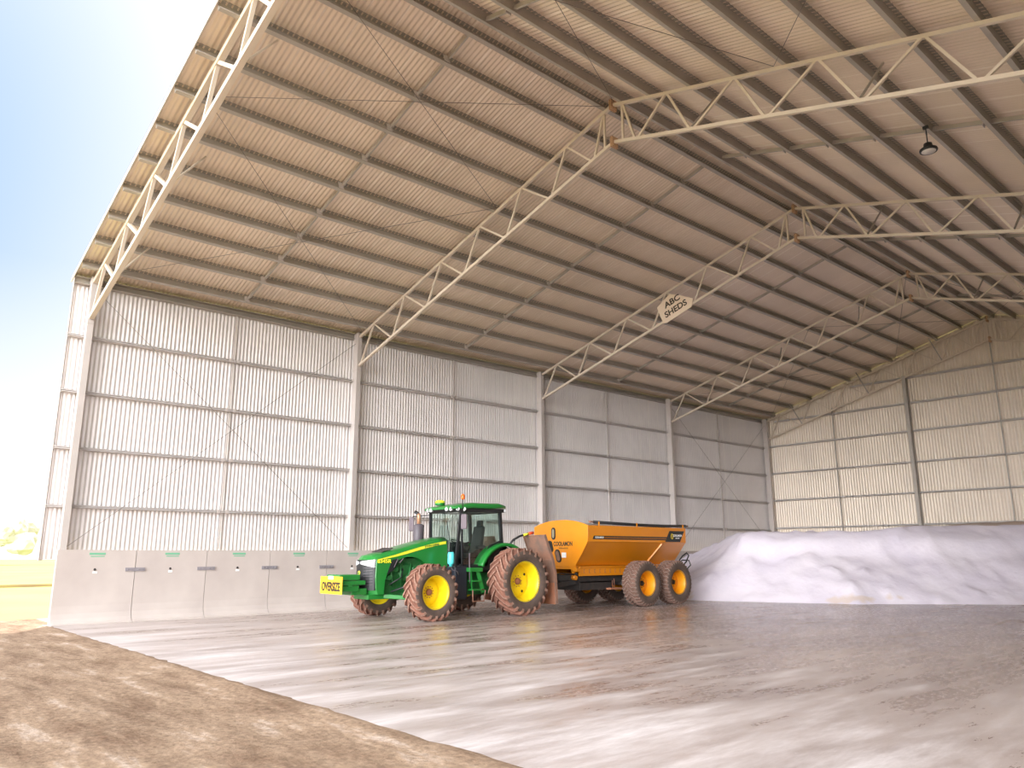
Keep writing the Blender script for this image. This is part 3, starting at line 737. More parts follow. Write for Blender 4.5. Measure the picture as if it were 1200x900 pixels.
# side strips follow the bonnet side
def top_z(x): 
    P = [(4.4, 1.83), (4.05, 1.905), (3.7, 1.985), (3.3, 2.09), (2.9, 2.19), (2.5, 2.285), (2.1, 2.36), (1.76, 2.41)]
    for (a, za), (b, zb_) in zip(P, P[1:]):
        if x >= b: return za + (zb_ - za) * (a - x) / (a - b)
    return P[-1][1]
for sd in (1, -1):
    bm = bmesh.new(); n = 14; xs = [4.20 - (4.20 - 1.80) * i / n for i in range(n + 1)]
    A = [bm.verts.new((x, sd * .527, top_z(x) - .15 + .01)) for x in xs]; B = [bm.verts.new((x, sd * .527, top_z(x) - .15 - .015 - .06 * min(1, (4.2 - x) / .9))) for x in xs]
    C = [bm.verts.new((x, sd * .515, top_z(x) - .16)) for x in xs]
    for i in range(n): bm.faces.new((A[i], A[i + 1], B[i + 1], B[i])); bm.faces.new((A[i], C[i], C[i + 1], A[i + 1]))
    o = build('bonnet_stripe', bm, M_YSTR, HD)
    bm = bmesh.new()
    for x0, x1, tx in ((3.60, 3.80, 0), (3.42, 3.56, 0)):
        P = [(x0 + .06, top_z(3.7) - .27), (x1 + .06, top_z(3.7) - .31), (x1 - .02, 1.45 - tx), (x0 - .04, 1.62)]
        P = [(x0 - .05, top_z(3.7) - .24), (x1 - .05, top_z(3.7) - .27), (x1 + .12, 1.30 if x0 > 3.5 else 1.45), (x0 + .10, 1.42 if x0 > 3.5 else 1.66)]
        prism(bm, P, sd * .516, sd * .528, lambda u, v, w: (u, w, v))
    build('side_vent', bm, M_BLACK, HD)
    bm = bmesh.new()
    for x0 in (3.585, 3.40): beam(bm, (x0 - .03, sd * .53, top_z(3.7) - .24), (x0 + .10, sd * .53, 1.5 if x0 > 3.5 else 1.62), .02, .02)
    build('vent_trim', bm, M_MIRROR, HD)
    xd = (-1, 0, 0) if sd == 1 else (1, 0, 0)
    text_obj('model_number', '8345R', .15, M_YSTR, HD, frame(Vector((4.02, sd * .53, 1.67)), xd, (0, 0, 1)), .003, .004, 1.2)
    text_obj('maker_lettering', 'JOHN DEERE', .075, M_GREEN2, HD, frame(Vector((2.33, sd * .53, top_z(2.33) - .185)), Vector((-1, 0, .15)) if sd == 1 else Vector((1, 0, -.15)), Vector((.15, 0, 1)) if sd == 1 else Vector((.15, 0, 1))), .002, .002, 1.25)
# rear bonnet seal and top intake
bm = bmesh.new(); box(bm, 1.70, 1.745, -.535, .535, 1.45, 2.30); build('bonnet_seal', bm, M_BLACK, TR, bevel=.02)
bm = bmesh.new(); prism(bm, [(3.95, 1.93), (3.60, 2.045), (3.58, 2.06), (3.95, 1.95)], -.30, .30, lambda u, v, w: (u, w, v)); build('top_screen', bm, M_DARK, HD)
# grille
def grille_strip(name, ya, yb, z0, z1, off, m, parent, shear=0.0, n=8, zb0=None, zb1=None):
    bm = bmesh.new(); R0 = []
    for i in range(n + 1):
        s = i / n; Y = ya + (yb - ya) * s
        a = z0 if zb0 is None else z0 + (zb0 - z0) * s; b = z1 if zb1 is None else z1 + (zb1 - z1) * s
        R0.append([bm.verts.new((nose(Y) + q, Y, z)) for q in (off, -.03) for z in (a, b)])
    for A, B in zip(R0, R0[1:]):
        bm.faces.new((A[0], B[0], B[1], A[1])); bm.faces.new((A[1], B[1], B[3], A[3])); bm.faces.new((A[0], A[2], B[2], B[0])); bm.faces.new((A[2], A[3], B[3], B[2]))
    bm.faces.new((R0[0][0], R0[0][1], R0[0][3], R0[0][2])); bm.faces.new((R0[-1][0], R0[-1][1], R0[-1][3], R0[-1][2]))
    return build(name, bm, m, parent)
GR = grille_strip('grille', -.50, .50, .86, 1.71, .02, M_BLACK, TR)
grille_strip('headlight', .04, .50, 1.60, 1.66, .035, M_LENS, GR, zb0=1.50, zb1=1.72)
grille_strip('headlight', -.50, -.04, 1.50, 1.72, .035, M_LENS, GR, zb0=1.60, zb1=1.66)
bm = bmesh.new(); lathe(bm, [(.018, .065), (.035, .055), (.035, 0)], 20, 'X', (4.5, -.02, 1.34)); e = build('badge', bm, M_YSTR, GR)
bm = bmesh.new(); lathe(bm, [(.036, .038), (.040, .038), (.040, 0)], 16, 'X', (4.5, -.02, 1.34)); build('badge_inset', bm, M_GREEN, GR)
bm = bmesh.new()
for z in (1.0, 1.08, 1.16, 1.24, 1.32, 1.40, 1.48):
    for s in (1, -1): beam(bm, (nose(.18) + .028, s * .18, z), (nose(.46) + .028, s * .46, z + .02), .012, .008)
build('grille_bar', bm, M_MIRROR, GR)
# front weight bracket
WB = bmesh.new()
box(WB, 4.45, 4.95, -.34, .34, .74, .92); box(WB, 4.55, 5.36, -.42, .42, 1.02, 1.14); build('front_support', WB, M_GREEN, TR, bevel=.02)
WB = bmesh.new(); box(WB, 4.72, 5.38, -.36, .40, 1.15, 1.31); box(WB, 4.74, 5.38, -.40, .40, .84, 1.01); box(WB, 4.95, 5.10, -.30, .43, .98, 1.04)
build('front_weight_block', WB, M_GREEN, TR, bevel=.035)
SG = bmesh.new(); box(SG, 5.41, 5.425, -.62, .62, .78, 1.26); so = build('oversize_sign', SG, M_SIGN, TR); so['label'] = 'yellow sign reading OVERSIZE'
bm = bmesh.new(); box(bm, 5.425, 5.428, -.58, .58, 1.205, 1.215); box(bm, 5.425, 5.428, -.58, .58, .80, .808); build('sign_border', bm, M_TEXT, so)
bm = bmesh.new(); box(bm, 5.42, 5.445, -.13, .13, 1.18, 1.275); build('sign_clamp', bm, M_WHITE, so)
text_obj('sign_lettering', 'OVERSIZE', .33, M_TEXT, so, frame(Vector((5.43, 0, .97)), (0, 1, 0), (0, 0, 1)), .004, .013, .72)
# engine, frame, axle
bm = bmesh.new(); box(bm, 1.7, 4.3, -.28, .28, .62, 1.0); box(bm, 2.2, 3.9, -.30, .30, 1.0, 1.75); box(bm, 2.6, 3.3, -.38, .38, 1.1, 1.55)
for k in range(7): lathe(bm, [(-.46, .07), (.46, .07)], 12, 'Y', (2.45 + .22 * k, 0, 1.2 + .12 * (k % 3)))
for k in range(5): tube(bm, [(2.4 + .3 * k, .38, .95), (2.5 + .3 * k, .44, 1.25), (2.3 + .35 * k, .40, 1.6)], .025, 6)
build('engine_block', bm, M_GREEN2, TR)
bm = bmesh.new(); box(bm, 3.6, 4.45, -.40, .40, .60, .74); beam(bm, (3.9, .36, .68), (3.2, .9, .62), .12, .12); beam(bm, (3.9, -.36, .68), (3.2, -.9, .62), .12, .12); build('front_frame', bm, M_GREEN, TR, bevel=.02)
bm = bmesh.new(); tube(bm, [(3.05, -1.2, .78), (3.05, -.3, .68), (3.05, .3, .68), (3.05, 1.2, .78)], .12, 12)
for s in (1, -1): lathe(bm, [(s * .98, .17), (s * 1.28, .15)], 16, 'Y', (3.05, 0, .8)); tube(bm, [(3.35, s * .25, .72), (3.32, s * 1.05, .76)], .035, 8)
build('front_axle', bm, M_GREEN2, TR)
bm = bmesh.new()
tube(bm, [(3.7, .42, .80), (3.3, .62, .95), (3.2, .9, .85)], .03, 6); tube(bm, [(3.75, .40, 1.0), (3.4, .5, 1.2), (3.3, .42, 1.45)], .022, 6); build('hydraulic_hose', bm, M_BLACK, TR)
bm = bmesh.new(); box(bm, -.55, 1.8, -.42, .42, .62, 1.35); box(bm, -.6, .6, -.5, .5, .7, 1.5); lathe(bm, [(-1.3, .14), (-.4, .24), (.4, .24), (1.3, .14)], 18, 'Y', (0, 0, 1.03)); build('transmission', bm, M_GREEN2, TR)
# fuel tank column, step ladder
bm = bmesh.new(); box(bm, 1.28, 1.78, .50, .98, .52, 1.50); build('fuel_tank', bm, M_NAVY, TR, bevel=.06, bseg=3)
bm = bmesh.new(); box(bm, 1.25, 1.75, -.98, -.50, .52, 1.50); build('fuel_tank', bm, M_NAVY, TR, bevel=.06, bseg=3)
bm = bmesh.new(); box(bm, .86, 1.34, .80, 1.18, 1.34, 1.46)
for z, q in ((1.06, 0), (.80, .02)): box(bm, .93, 1.25, .95 + q, 1.20 + q, z - .02, z + .02)
beam(bm, (1.0, 1.10, 1.36), (.80, 1.14, .72), .035, .12); beam(bm, (1.26, 1.10, 1.36), (1.26, 1.16, .78), .03, .04)
build('ladder', bm, M_GREEN, TR)
bm = bmesh.new(); tube(bm, [(1.24, 1.18, .80), (1.24, 1.18, .46), (.80, 1.18, .46), (.74, 1.18, .78)], .022, 8); tube(bm, [(1.24, 1.18, .80), (.8, 1.18, .80)], .018, 8); build('lowest_step', bm, M_MUD, TR)
bm = bmesh.new(); tube(bm, [(1.32, 1.12, 1.0), (1.34, 1.12, 1.9)], .014, 8); build('hand_rail', bm, M_MIRROR, TR)
# bottle
bm = bmesh.new(); lathe(bm, [(1.50, 0), (1.50, .05), (1.56, .05), (1.58, .095), (1.62, .10), (1.88, .10), (1.93, .075), (1.93, 0)], 24, 'Z', (1.96, 1.0, 0)); o = build('washer_bottle', bm, M_CYAN, TR); o['label'] = 'turquoise bottle'
bm = bmesh.new(); tube(bm, [(1.96, 1.0, 1.50), (1.90, 1.02, 1.40), (1.75, 1.05, 1.36), (1.68, 1.02, 1.25)], .014, 6); beam(bm, (1.96, .98, 1.5), (1.8, .7, 1.5), .04, .03); build('bottle_bracket', bm, M_MIRROR, TR)
# cab
bm = bmesh.new()
def post(a, b, w=.07, d=.08): beam(bm, a, b, w, d, (1, 0, 0))
for s in (1, -1):
    post((1.52, s * .66, 1.55), (1.45, s * .82, 3.24)); post((-.26, s * .80, 1.9), (-.16, s * .80, 3.24), .09, .10)
    post((1.40, s * .84, 1.50), (1.44, s * .84, 3.24), .05, .05)
    beam(bm, (1.45, s * .82, 3.22), (-.2, s * .82, 3.24), .08, .09)
    beam(bm, (1.46, s * .80, 1.52), (.72, s * .82, 1.50), .08, .10); beam(bm, (.72, s * .82, 1.52), (.25, s * .82, 2.12), .06, .08); beam(bm, (.25, s * .82, 2.12), (-.26, s * .80, 2.28), .06, .08)
beam(bm, (1.46, -.82, 3.22), (1.46, .82, 3.22), .08, .08); beam(bm, (-.18, -.82, 3.22), (-.18, .82, 3.22), .08, .08); beam(bm, (1.50, -.7, 1.55), (1.5, .7, 1.55), .08, .10); beam(bm, (-.26, -.8, 2.0), (-.26, .8, 2.0), .06, .1)
CB = build('cab_frame', bm, M_BLACK, TR)
def pane(pts, nm='cab_window'):
    bm = bmesh.new(); bm.faces.new([bm.verts.new(p) for p in pts]); o = build(nm, bm, M_GLASS, TR)
    sm = o.modifiers.new('thick', 'SOLIDIFY'); sm.thickness = .006
pane([(1.51, -.66, 1.58), (1.51, .66, 1.58), (1.45, .80, 3.2), (1.45, -.80, 3.2)], 'windscreen')
for s in (1, -1): pane([(1.42, s * .83, 1.56), (.74, s * .83, 1.54), (.25, s * .83, 2.15), (-.24, s * .82, 2.30), (-.16, s * .82, 3.2), (1.42, s * .83, 3.2)], 'side_window')
pane([(-.26, -.78, 2.05), (-.26, .78, 2.05), (-.17, .80, 3.2), (-.17, -.80, 3.2)], 'rear_window')
bm = bmesh.new(); box(bm, .3, 1.48, -.78, .78, 1.38, 1.52); prism(bm, [(.3, 1.4), (.3, 1.9), (-.26, 2.12), (-.26, 1.4)], -.78, .78, lambda u, v, w: (u, w, v)); build('cab_floor', bm, M_DARK, TR)
# roof
bm = bmesh.new(); rows = []
Xs = [-.42, -.37, -.1, .4, 1.0, 1.45, 1.68, 1.73]
for X in Xs:
    f = {-.42: (.03, .80), -.37: (.12, .86), -.1: (.17, .90), .4: (.185, .90), 1.0: (.18, .90), 1.45: (.14, .88), 1.68: (.08, .82), 1.73: (.02, .76)}[X]
    hh, hw_ = f; zb_ = 3.30 + (0.03 if X < 0 else 0) - (.04 if X > 1.4 else 0)
    rows.append([bm.verts.new((X, y, z)) for y, z in ((-hw_, zb_), (-hw_, zb_ + hh * .6), (-hw_ * .9, zb_ + hh * .92), (-hw_ * .5, zb_ + hh), (0, zb_ + hh * 1.02), (hw_ * .5, zb_ + hh), (hw_ * .9, zb_ + hh * .92), (hw_, zb_ + hh * .6), (hw_, zb_))])
for A, B in zip(rows, rows[1:]):
    for i in range(8): bm.faces.new((A[i], A[i + 1], B[i + 1], B[i])).smooth = True
    bm.faces.new((A[8], A[0], B[0], B[8]))
bm.faces.new(rows[0]); bm.faces.new(rows[-1][::-1])
RF = build('cab_roof', bm, M_GREEN, TR)
bm = bmesh.new(); box(bm, -.34, 1.60, -.84, .84, 3.20, 3.31); prism(bm, [(1.45, 3.20), (1.71, 3.24), (1.71, 3.29), (1.45, 3.32)], -.78, .78, lambda u, v, w: (u, w, v)); build('roof_underside', bm, M_BLACK, TR, bevel=.02)
for (x, y) in ((1.56, .80), (1.69, .62), (1.71, .42), (1.71, -.42), (1.69, -.62), (1.35, .86), (-.36, .80), (-.36, -.80)):
    bm = bmesh.new(); lathe(bm, [(-.05, .05), (.03, .062), (.04, .05), (.04, 0)], 14, 'X', (0, 0, 0)); o = build('work_light', bm, M_LENS, RF); o.location = (x, y, 3.255); o.rotation_euler = (0, 0, .5 if y > .7 else 0)
    if x < 0: o.rotation_euler = (0, 0, PI)
# gps dome
bm = bmesh.new(); lathe(bm, [(3.42, .15), (3.47, .16), (3.50, .15)], 24, 'Z', (1.45, -.30, 0)); build('receiver_base', bm, M_GREEN, TR)
bm = bmesh.new(); lathe(bm, [(3.495, .165), (3.53, .165), (3.57, .13), (3.59, .07), (3.595, 0)], 24, 'Z', (1.45, -.30, 0)); o = build('receiver_dome', bm, M_YSTR, TR); o['label'] = 'yellow dome'
bm = bmesh.new(); tube(bm, [(1.46, .90, 3.25), (1.46, .92, 3.56)], .014, 8); build('beacon_stem', bm, M_BLACK, TR)
bm = bmesh.new(); lathe(bm, [(3.55, .055), (3.58, .065), (3.66, .06), (3.71, .035), (3.72, 0)], 18, 'Z', (1.46, .92, 0)); o = build('beacon', bm, M_BEACON, TR); o['label'] = 'orange beacon'
# interior
bm = bmesh.new(); box(bm, .05, .60, -.28, .28, 1.75, 1.92); prism(bm, [(.12, 1.85), (-.02, 2.75), (.08, 2.78), (.28, 1.92)], -.26, .26, lambda u, v, w: (u, w, v)); prism(bm, [(-.02, 2.72), (-.04, 2.95), (.05, 2.97), (.08, 2.75)], -.14, .14, lambda u, v, w: (u, w, v)); box(bm, .1, .5, .30, .42, 2.05, 2.15)
build('seat', bm, M_SEAT, TR, bevel=.04)
bm = bmesh.new(); tube(bm, [(1.25, 0, 1.5), (1.0, 0, 2.2)], .04, 8)
C0 = Vector((.97, 0, 2.25)); ax = Vector((-.35, 0, .94)).normalized(); e1 = Vector((0, 1, 0)); e2 = ax.cross(e1)
tube(bm, [C0 + (e1 * math.cos(a) + e2 * math.sin(a)) * .2 for a in [2 * PI * k / 16 for k in range(17)]], .016, 6, caps=False); beam(bm, C0 - e1 * .2, C0 + e1 * .2, .03, .02)
build('steering_wheel', bm, M_BLACK, TR)
bm = bmesh.new(); box(bm, .2, .8, -.62, -.36, 1.7, 2.25); beam(bm, (1.3, .35, 3.15), (1.0, .1, 2.75), .02, .02); build('console', bm, M_SEAT, TR, bevel=.02)
bm = bmesh.new(); tube(bm, [(1.55, .55, 1.75), (1.50, .30, 2.3), (1.47, .1, 2.9)], .012, 6); build('wiper', bm, M_BLACK, TR)
# mirrors
for s, X in ((1, 1.50), (-1, 1.55)):
    yy = 1.16 if s == 1 else 1.62
    bm = bmesh.new(); tube(bm, [(X - .05, s * .84, 3.12), (X + .1, s * (yy - .1), 3.1), (X + .1, s * yy, 3.05), (X + .1, s * yy, 2.9)], .016, 6)
    tube(bm, [(X + .1, s * yy, 2.95), (X + .1, s * yy, 2.62)], .014, 6); build('mirror_arm', bm, M_BLACK, TR)
    bm = bmesh.new(); box(bm, X + .07, X + .13, s * yy - .13, s * yy + .13, 2.62, 3.08); build('mirror', bm, M_MIRROR, TR, bevel=.03)
# exhaust and air stack
bm = bmesh.new(); lathe(bm, [(1.75, 0), (1.75, .17), (2.78, .17), (2.82, .12), (2.82, 0)], 28, 'Z', (1.98, -.72, 0)); build('muffler', bm, M_MUFF, TR)
bm = bmesh.new(); tube(bm, [(1.98, -.72, 2.8), (1.98, -.72, 3.08), (1.98, -.74, 3.14)], .06, 16); build('exhaust_pipe', bm, M_PIPE, TR)
bm = bmesh.new(); tube(bm, [(1.98, -.74, 3.08), (2.0, -.78, 3.17), (2.04, -.86, 3.22)], .055, 12); build('exhaust_flap', bm, M_BLACK, TR)
# fenders
for s in (1, -1):
    bm = bmesh.new(); n = 22; a0, a1 = math.radians(24), math.radians(128); prev = None
    for k in range(n + 1):
        a = a0 + (a1 - a0) * k / n; r = 1.17 + .02 * math.sin(a)
        x, z = r * math.cos(a) * .98 - .26, 1.03 + r * math.sin(a) * 1.0
        x2, z2 = (r - .03) * math.cos(a) * .98 - .26, 1.03 + (r - .03) * math.sin(a)
        x3, z3 = (r - .11) * math.cos(a) * .98 - .26, 1.03 + (r - .11) * math.sin(a)
        row = [bm.verts.new((x, s * .62, z)), bm.verts.new((x, s * 1.02, z)), bm.verts.new(((x + x2) / 2, s * 1.06, (z + z2) / 2)), bm.verts.new((x3, s * 1.06, z3)), bm.verts.new((x3, s * 1.03, z3)), bm.verts.new((x2, s * 1.00, z2)), bm.verts.new((x2, s * .62, z2))]
        if prev:
            for i in range(7): bm.faces.new((prev[i], prev[(i + 1) % 7], row[(i + 1) % 7], row[i])).smooth = i in (0, 1, 2)
        else: bm.faces.new(row)
        prev = row
    bm.faces.new(prev[::-1]); FD = build('fender', bm, M_GREEN, TR)
    bm = bmesh.new(); P = [(1.05 * math.cos(a0 + (a1 - a0) * k / 12) - .26, 1.03 + 1.14 * math.sin(a0 + (a1 - a0) * k / 12)) for k in range(13)] + [(-.6, 1.3), (.6, 1.3)]
    prism(bm, P, s * .60, s * .63, lambda u, v, w: (u, w, v)); build('fender_liner', bm, M_BLACK, FD)
# rear marker arm
bm = bmesh.new(); tube(bm, [(-.45, .9, 2.12), (-.62, .95, 2.32), (-.85, 1.0, 2.44), (-1.0, 1.02, 2.48)], .035, 10); build('marker_arm', bm, M_BLACK, TR)
bm = bmesh.new(); tube(bm, [(-1.0, 1.02, 2.48), (-1.22, 1.05, 2.53)], .038, 10); build('marker_band', bm, M_YSTR, TR)
bm = bmesh.new(); tube(bm, [(-1.22, 1.05, 2.53), (-1.28, 1.06, 2.545), (-1.40, 1.08, 2.56)], .05, 12); o = build('marker_lamp', bm, M_RED, TR)
bm = bmesh.new(); tube(bm, [(-.62, 1.0, 2.05), (-.62, 1.0, 2.3)], .012, 6); lathe(bm, [(2.28, 0), (2.28, .03), (2.34, .03), (2.34, 0)], 10, 'Z', (-.62, 1.0, 0)); build('aerial', bm, M_BLACK, TR)
# rear mud guards behind the rear tyres
for s in (1, -1):
    bm = bmesh.new(); pr = [(-1.24, 2.47), (-1.40, 2.10), (-1.58, 1.72), (-1.70, 1.25), (-1.75, .30)]
    y0, y1 = (.80, 1.80)
    if s == -1: y0, y1 = -1.80, -.80
    for (xa, za), (xb, zb_) in zip(pr, pr[1:]):
        v = [bm.verts.new(p) for p in ((xa, y0, za), (xa, y1, za), (xb, y1, zb_), (xb, y0, zb_), (xa - .03, y0, za - .01), (xa - .03, y1, za - .01), (xb - .03, y1, zb_), (xb - .03, y0, zb_))]
        for f in ((0, 1, 2, 3), (4, 7, 6, 5), (0, 4, 5, 1), (2, 6, 7, 3), (1, 5, 6, 2), (0, 3, 7, 4)): bm.faces.new([v[i] for i in f])
    MG = build('mud_guard', bm, M_MUD, TR)
    bm = bmesh.new()
    for yy in (y0, y1):
        for (xa, za), (xb, zb_) in zip(pr, pr[1:]): beam(bm, (xa + .0, yy, za), (xb + .0, yy, zb_), .03, .10, (1, 0, 0))
    beam(bm, (-1.26, y0, 2.47), (-1.26, y1, 2.47), .10, .03); beam(bm, (-1.60, y0, 1.70), (-1.60, y1, 1.70), .05, .03)
    build('guard_edge', bm, M_MUD, MG)
    bm = bmesh.new(); box(bm, -1.745, -1.70, y0 + .02, y1 - .02, .28, .95); build('guard_flap', bm, M_RUST, MG)
    bm = bmesh.new(); beam(bm, (-.5, s * .4, 1.25), (-1.66, s * .9, 1.35), .08, .08); build('guard_bracket', bm, M_DARK, MG)

# ------------------------------------------------------------ spreader trailer (world axes, origin between the axles)
SP = empty('spreader_trailer', (4.3, 18.75, 0))
tag(SP, 'orange fertiliser spreader trailer with four big tyres hitched behind the tractor', 'trailer')
YF, YR = -3.55, 2.08
TW = make_tyre('tyre', 0.81, .68, .44, 34, .030, [M_SIDE, M_TTREAD, M_TLUG], 'trailer'); make_rim(.44, .68, -.06, M_ORIM, .10, 0, TW, hub_m=M_BLACK, bolts=8)
for i, (x, y, fl) in enumerate(((1.52, -.92, True), (1.52, .95, True), (-1.52, -.92, False), (-1.52, .95, False))):
    o = TW if i == 0 else copy_tree(TW)
    o.parent = SP; o.location = (x, y, .81); o.rotation_euler = (0, .3 * i, -PI / 2 if fl else PI / 2)
# tyre axis is local Y; turn so the dished side faces outwards (+x for the near side)
sec = [(.66, 1.46), (1.30, 2.24), (1.36, 2.30), (1.37, 2.86)]
def hopper():
    bm = bmesh.new(); T = .03
    def ring(y, wtop=1.0):
        out = [(x, z) for x, z in sec]; full = [(-x, z) for x, z in out[::-1]] + out
        inn = [(x - T if x > 0 else x + T, z + (T if abs(x) < .7 else 0)) for x, z in full[::-1]]
        return [bm.verts.new((x, y, z)) for x, z in full + inn]
    ys = [YF, YF + .02, YR - .45, YR]
    A = ring(YF + .01); B = ring(YR)
    n = len(A)
    for i in range(n): bm.faces.new((A[i], A[(i + 1) % n], B[(i + 1) % n], B[i]))
    bm.faces.new(A); bm.faces.new(B[::-1])
    o = build('hopper', bm, M_ORANGE, SP)
    return o
HP = hopper()
# front bulkhead, arched top, leaning edges
bm = bmesh.new(); N = 14
arch = [(-1.37 + 2.74 * k / N, 2.86 + .22 * (1 - (abs(-1 + 2 * k / N)) ** 2.2)) for k in range(N + 1)]
P = [(-.70, 1.42), (.70, 1.42), (1.0, 1.80), (1.24, 2.12), (1.355, 2.32), (1.385, 2.6)] + arch[::-1] + [(-1.385, 2.6), (-1.355, 2.32), (-1.24, 2.12), (-1.0, 1.80)]
P = [(x, z) for x, z in P]
prism(bm, P, YF - .05, YF, lambda u, v, w: (u, w, v)); FP = build('front_panel', bm, M_ORANGE, SP, bevel=.012)
bm = bmesh.new(); prism(bm, [(-.66, 1.46), (.66, 1.46), (1.30, 2.24), (1.36, 2.30), (1.37, 2.86), (-1.37, 2.86), (-1.36, 2.30), (-1.30, 2.24)], YR, YR + .04, lambda u, v, w: (u, w, v)); build('rear_panel', bm, M_ORANGE, SP)
# front windows / hand holds
def oval(cx, cz, rx, rz, rot, m, y, th, parent, name):
    bm = bmesh.new(); pts = []
    for k in range(24):
        a = 2 * PI * k / 24; u, v = rx * math.cos(a), rz * math.sin(a)
        # stadium shape
        if abs(v) > rz - rx: pass
        u = rx * math.copysign(min(1, abs(math.cos(a)) * 1.25), math.cos(a))
        pts.append((cx + u * math.cos(rot) - v * math.sin(rot), cz + u * math.sin(rot) + v * math.cos(rot)))
    prism(bm, pts, y - th, y, lambda u, v, w: (u, w, v)); return build(name, bm, m, parent)
fy = YF - .05
oval(-.33, 2.60, .10, .22, 0, M_BLACK, fy, .03, FP, 'sight_glass_frame'); oval(-.33, 2.60, .055, .165, 0, mat('sight_glass', (.32, .28, .2), .3), fy - .03, .006, FP, 'sight_glass')
oval(-.50, 2.13, .12, .22, .25, M_BLACK, fy, .03, FP, 'sight_glass_frame')
oval(-.10, 1.80, .12, .24, .35, M_BLACK, fy, .03, FP, 'sight_glass_frame'); oval(-.10, 1.80, .08, .19, .35, M_MUD, fy - .03, .006, FP, 'sight_glass')
bm = bmesh.new(); box(bm, .08, .30, fy - .025, fy, 1.74, 1.92); build('document_holder', bm, M_WHITE, FP, bevel=.02)
def ftext(name, s, size, x, z, m, sx=1.0, bold=.004): return text_obj(name, s, size, m, FP, frame(Vector((x, fy - .004, z)), (1, 0, 0), (0, 0, 1)), .003, bold, sx)
ftext('maker_lettering', 'COOLAMON', .22, .14, 2.22, M_TEXT, .74, .007); ftext('maker_lettering', 'S P R E A D E R S', .07, .16, 2.07, M_TEXT, .9, .001)
# lower edge and side rail with slots
bm = bmesh.new(); box(bm, -.72, .72, YF - .03, YF + .06, 1.34, 1.46); build('front_lip', bm, M_ORANGE, SP)
for s in (1, -1):
    bm = bmesh.new(); box(bm, s * .72 - .03, s * .72 + .03, YF + .15, YR + .02, 1.10, 1.40); box(bm, min(s * .60, s * .80), max(s * .60, s * .80), YF + .15, YR + .02, 1.40, 1.44)
    RL = build('side_rail', bm, M_ORANGE, SP)
    for k in range(17):
        y = YF + .36 + .28 * k
        bm = bmesh.new(); xx = s * .751; box(bm, xx - .006, xx + .006, y, y + .02, 1.20, 1.33); box(bm, xx - .006, xx + .006, y + .02, y + .07, 1.20, 1.215); box(bm, xx - .006, xx + .006, y + .02, y + .07, 1.315, 1.33)
        build('rail_slot', bm, M_RUST, RL)
    bm = bmesh.new(); beam(bm, (s * .70, .35, 1.48), (s * 1.33, .62, 2.24), .05, .05); build('side_rib', bm, M_ORANGE, SP)
    # decal: long stripe and slanted badge
    dx = 1.372
    def dfn(u, v, w, s=s): return (s * (dx + w), u, v)
    bm = bmesh.new(); prism(bm, [(-3.35, 2.38), (1.05, 2.38), (1.05, 2.50), (-3.28, 2.50)], -.002, .006, lambda u, v, w, s=s: (s * (1.368 + w), u, v)); ST = build('side_stripe', bm, M_BLACK, SP)
    bm = bmesh.new(); prism(bm, [(-2.75, 2.43), (.95, 2.43), (.97, 2.447), (-2.75, 2.447)], .006, .009, lambda u, v, w, s=s: (s * (1.368 + w), u, v)); build('stripe_line', bm, M_ORANGE, ST)
    bm = bmesh.new(); prism(bm, [(.78, 2.32), (1.72, 2.32), (2.02, 2.74), (1.08, 2.74)], -.002, .010, lambda u, v, w, s=s: (s * (1.368 + w), u, v)); BD = build('side_badge', bm, M_BLACK, SP)
    xd = (0, 1, 0) if s == 1 else (0, -1, 0)
    text_obj('badge_lettering', 'COOLAMON', .12, M_TEXTW, BD, frame(Vector((s * 1.380, 1.56, 2.56)), xd, (0, 0, 1)), .002, .004, .85)
    text_obj('badge_lettering', 'SPREADERS', .05, M_TEXTW, BD, frame(Vector((s * 1.380, 1.56, 2.46)), xd, (0, 0, 1)), .002, .001, 1.0)
    text_obj('stripe_lettering', 'COOLAMON', .085, M_TEXTW, ST, frame(Vector((s * 1.376, -3.0, 2.44)), xd, (0, 0, 1)), .002, .003, .9)
    bm = bmesh.new(); pts = [(s * 1.380, 1.22 + .055 * math.cos(2 * PI * k / 16), 2.53 + .10 * math.sin(2 * PI * k / 16)) for k in range(17)]; tube(bm, pts, .010, 6, caps=False); build('badge_ring', bm, M_YEL, BD)
# roll tarp on the near edge and tarp bows
bm = bmesh.new(); tube(bm, [(1.30, YF + .35, 2.98), (1.32, -.8, 2.93), (1.32, .8, 2.92), (1.31, YR + .15, 2.95)], .055, 10); TP = build('roll_tarp', bm, M_BLACK, SP)
bm = bmesh.new(); tube(bm, [(1.31, YR + .15, 2.95), (1.31, YR + .28, 2.95)], .03, 8); tube(bm, [(1.31, YF + .1, 2.99), (1.30, YF + .36, 2.98)], .035, 8); build('tarp_spindle', bm, M_MUD, TP)
bm = bmesh.new()
for y in (YF + .55, -.9, YR - .12): box(bm, 1.355, 1.39, y - .02, y + .02, 2.84, 2.99)
build('tarp_stop', bm, M_ORANGE, SP)
bm = bmesh.new(); prism(bm, [(-1.34, 2.80), (0, 2.90), (1.34, 2.80), (1.34, 2.82), (0, 2.92), (-1.34, 2.82)], YF + .02, YR - .02, lambda u, v, w: (u, w, v)); build('tarp_cover', bm, M_DARK, SP)
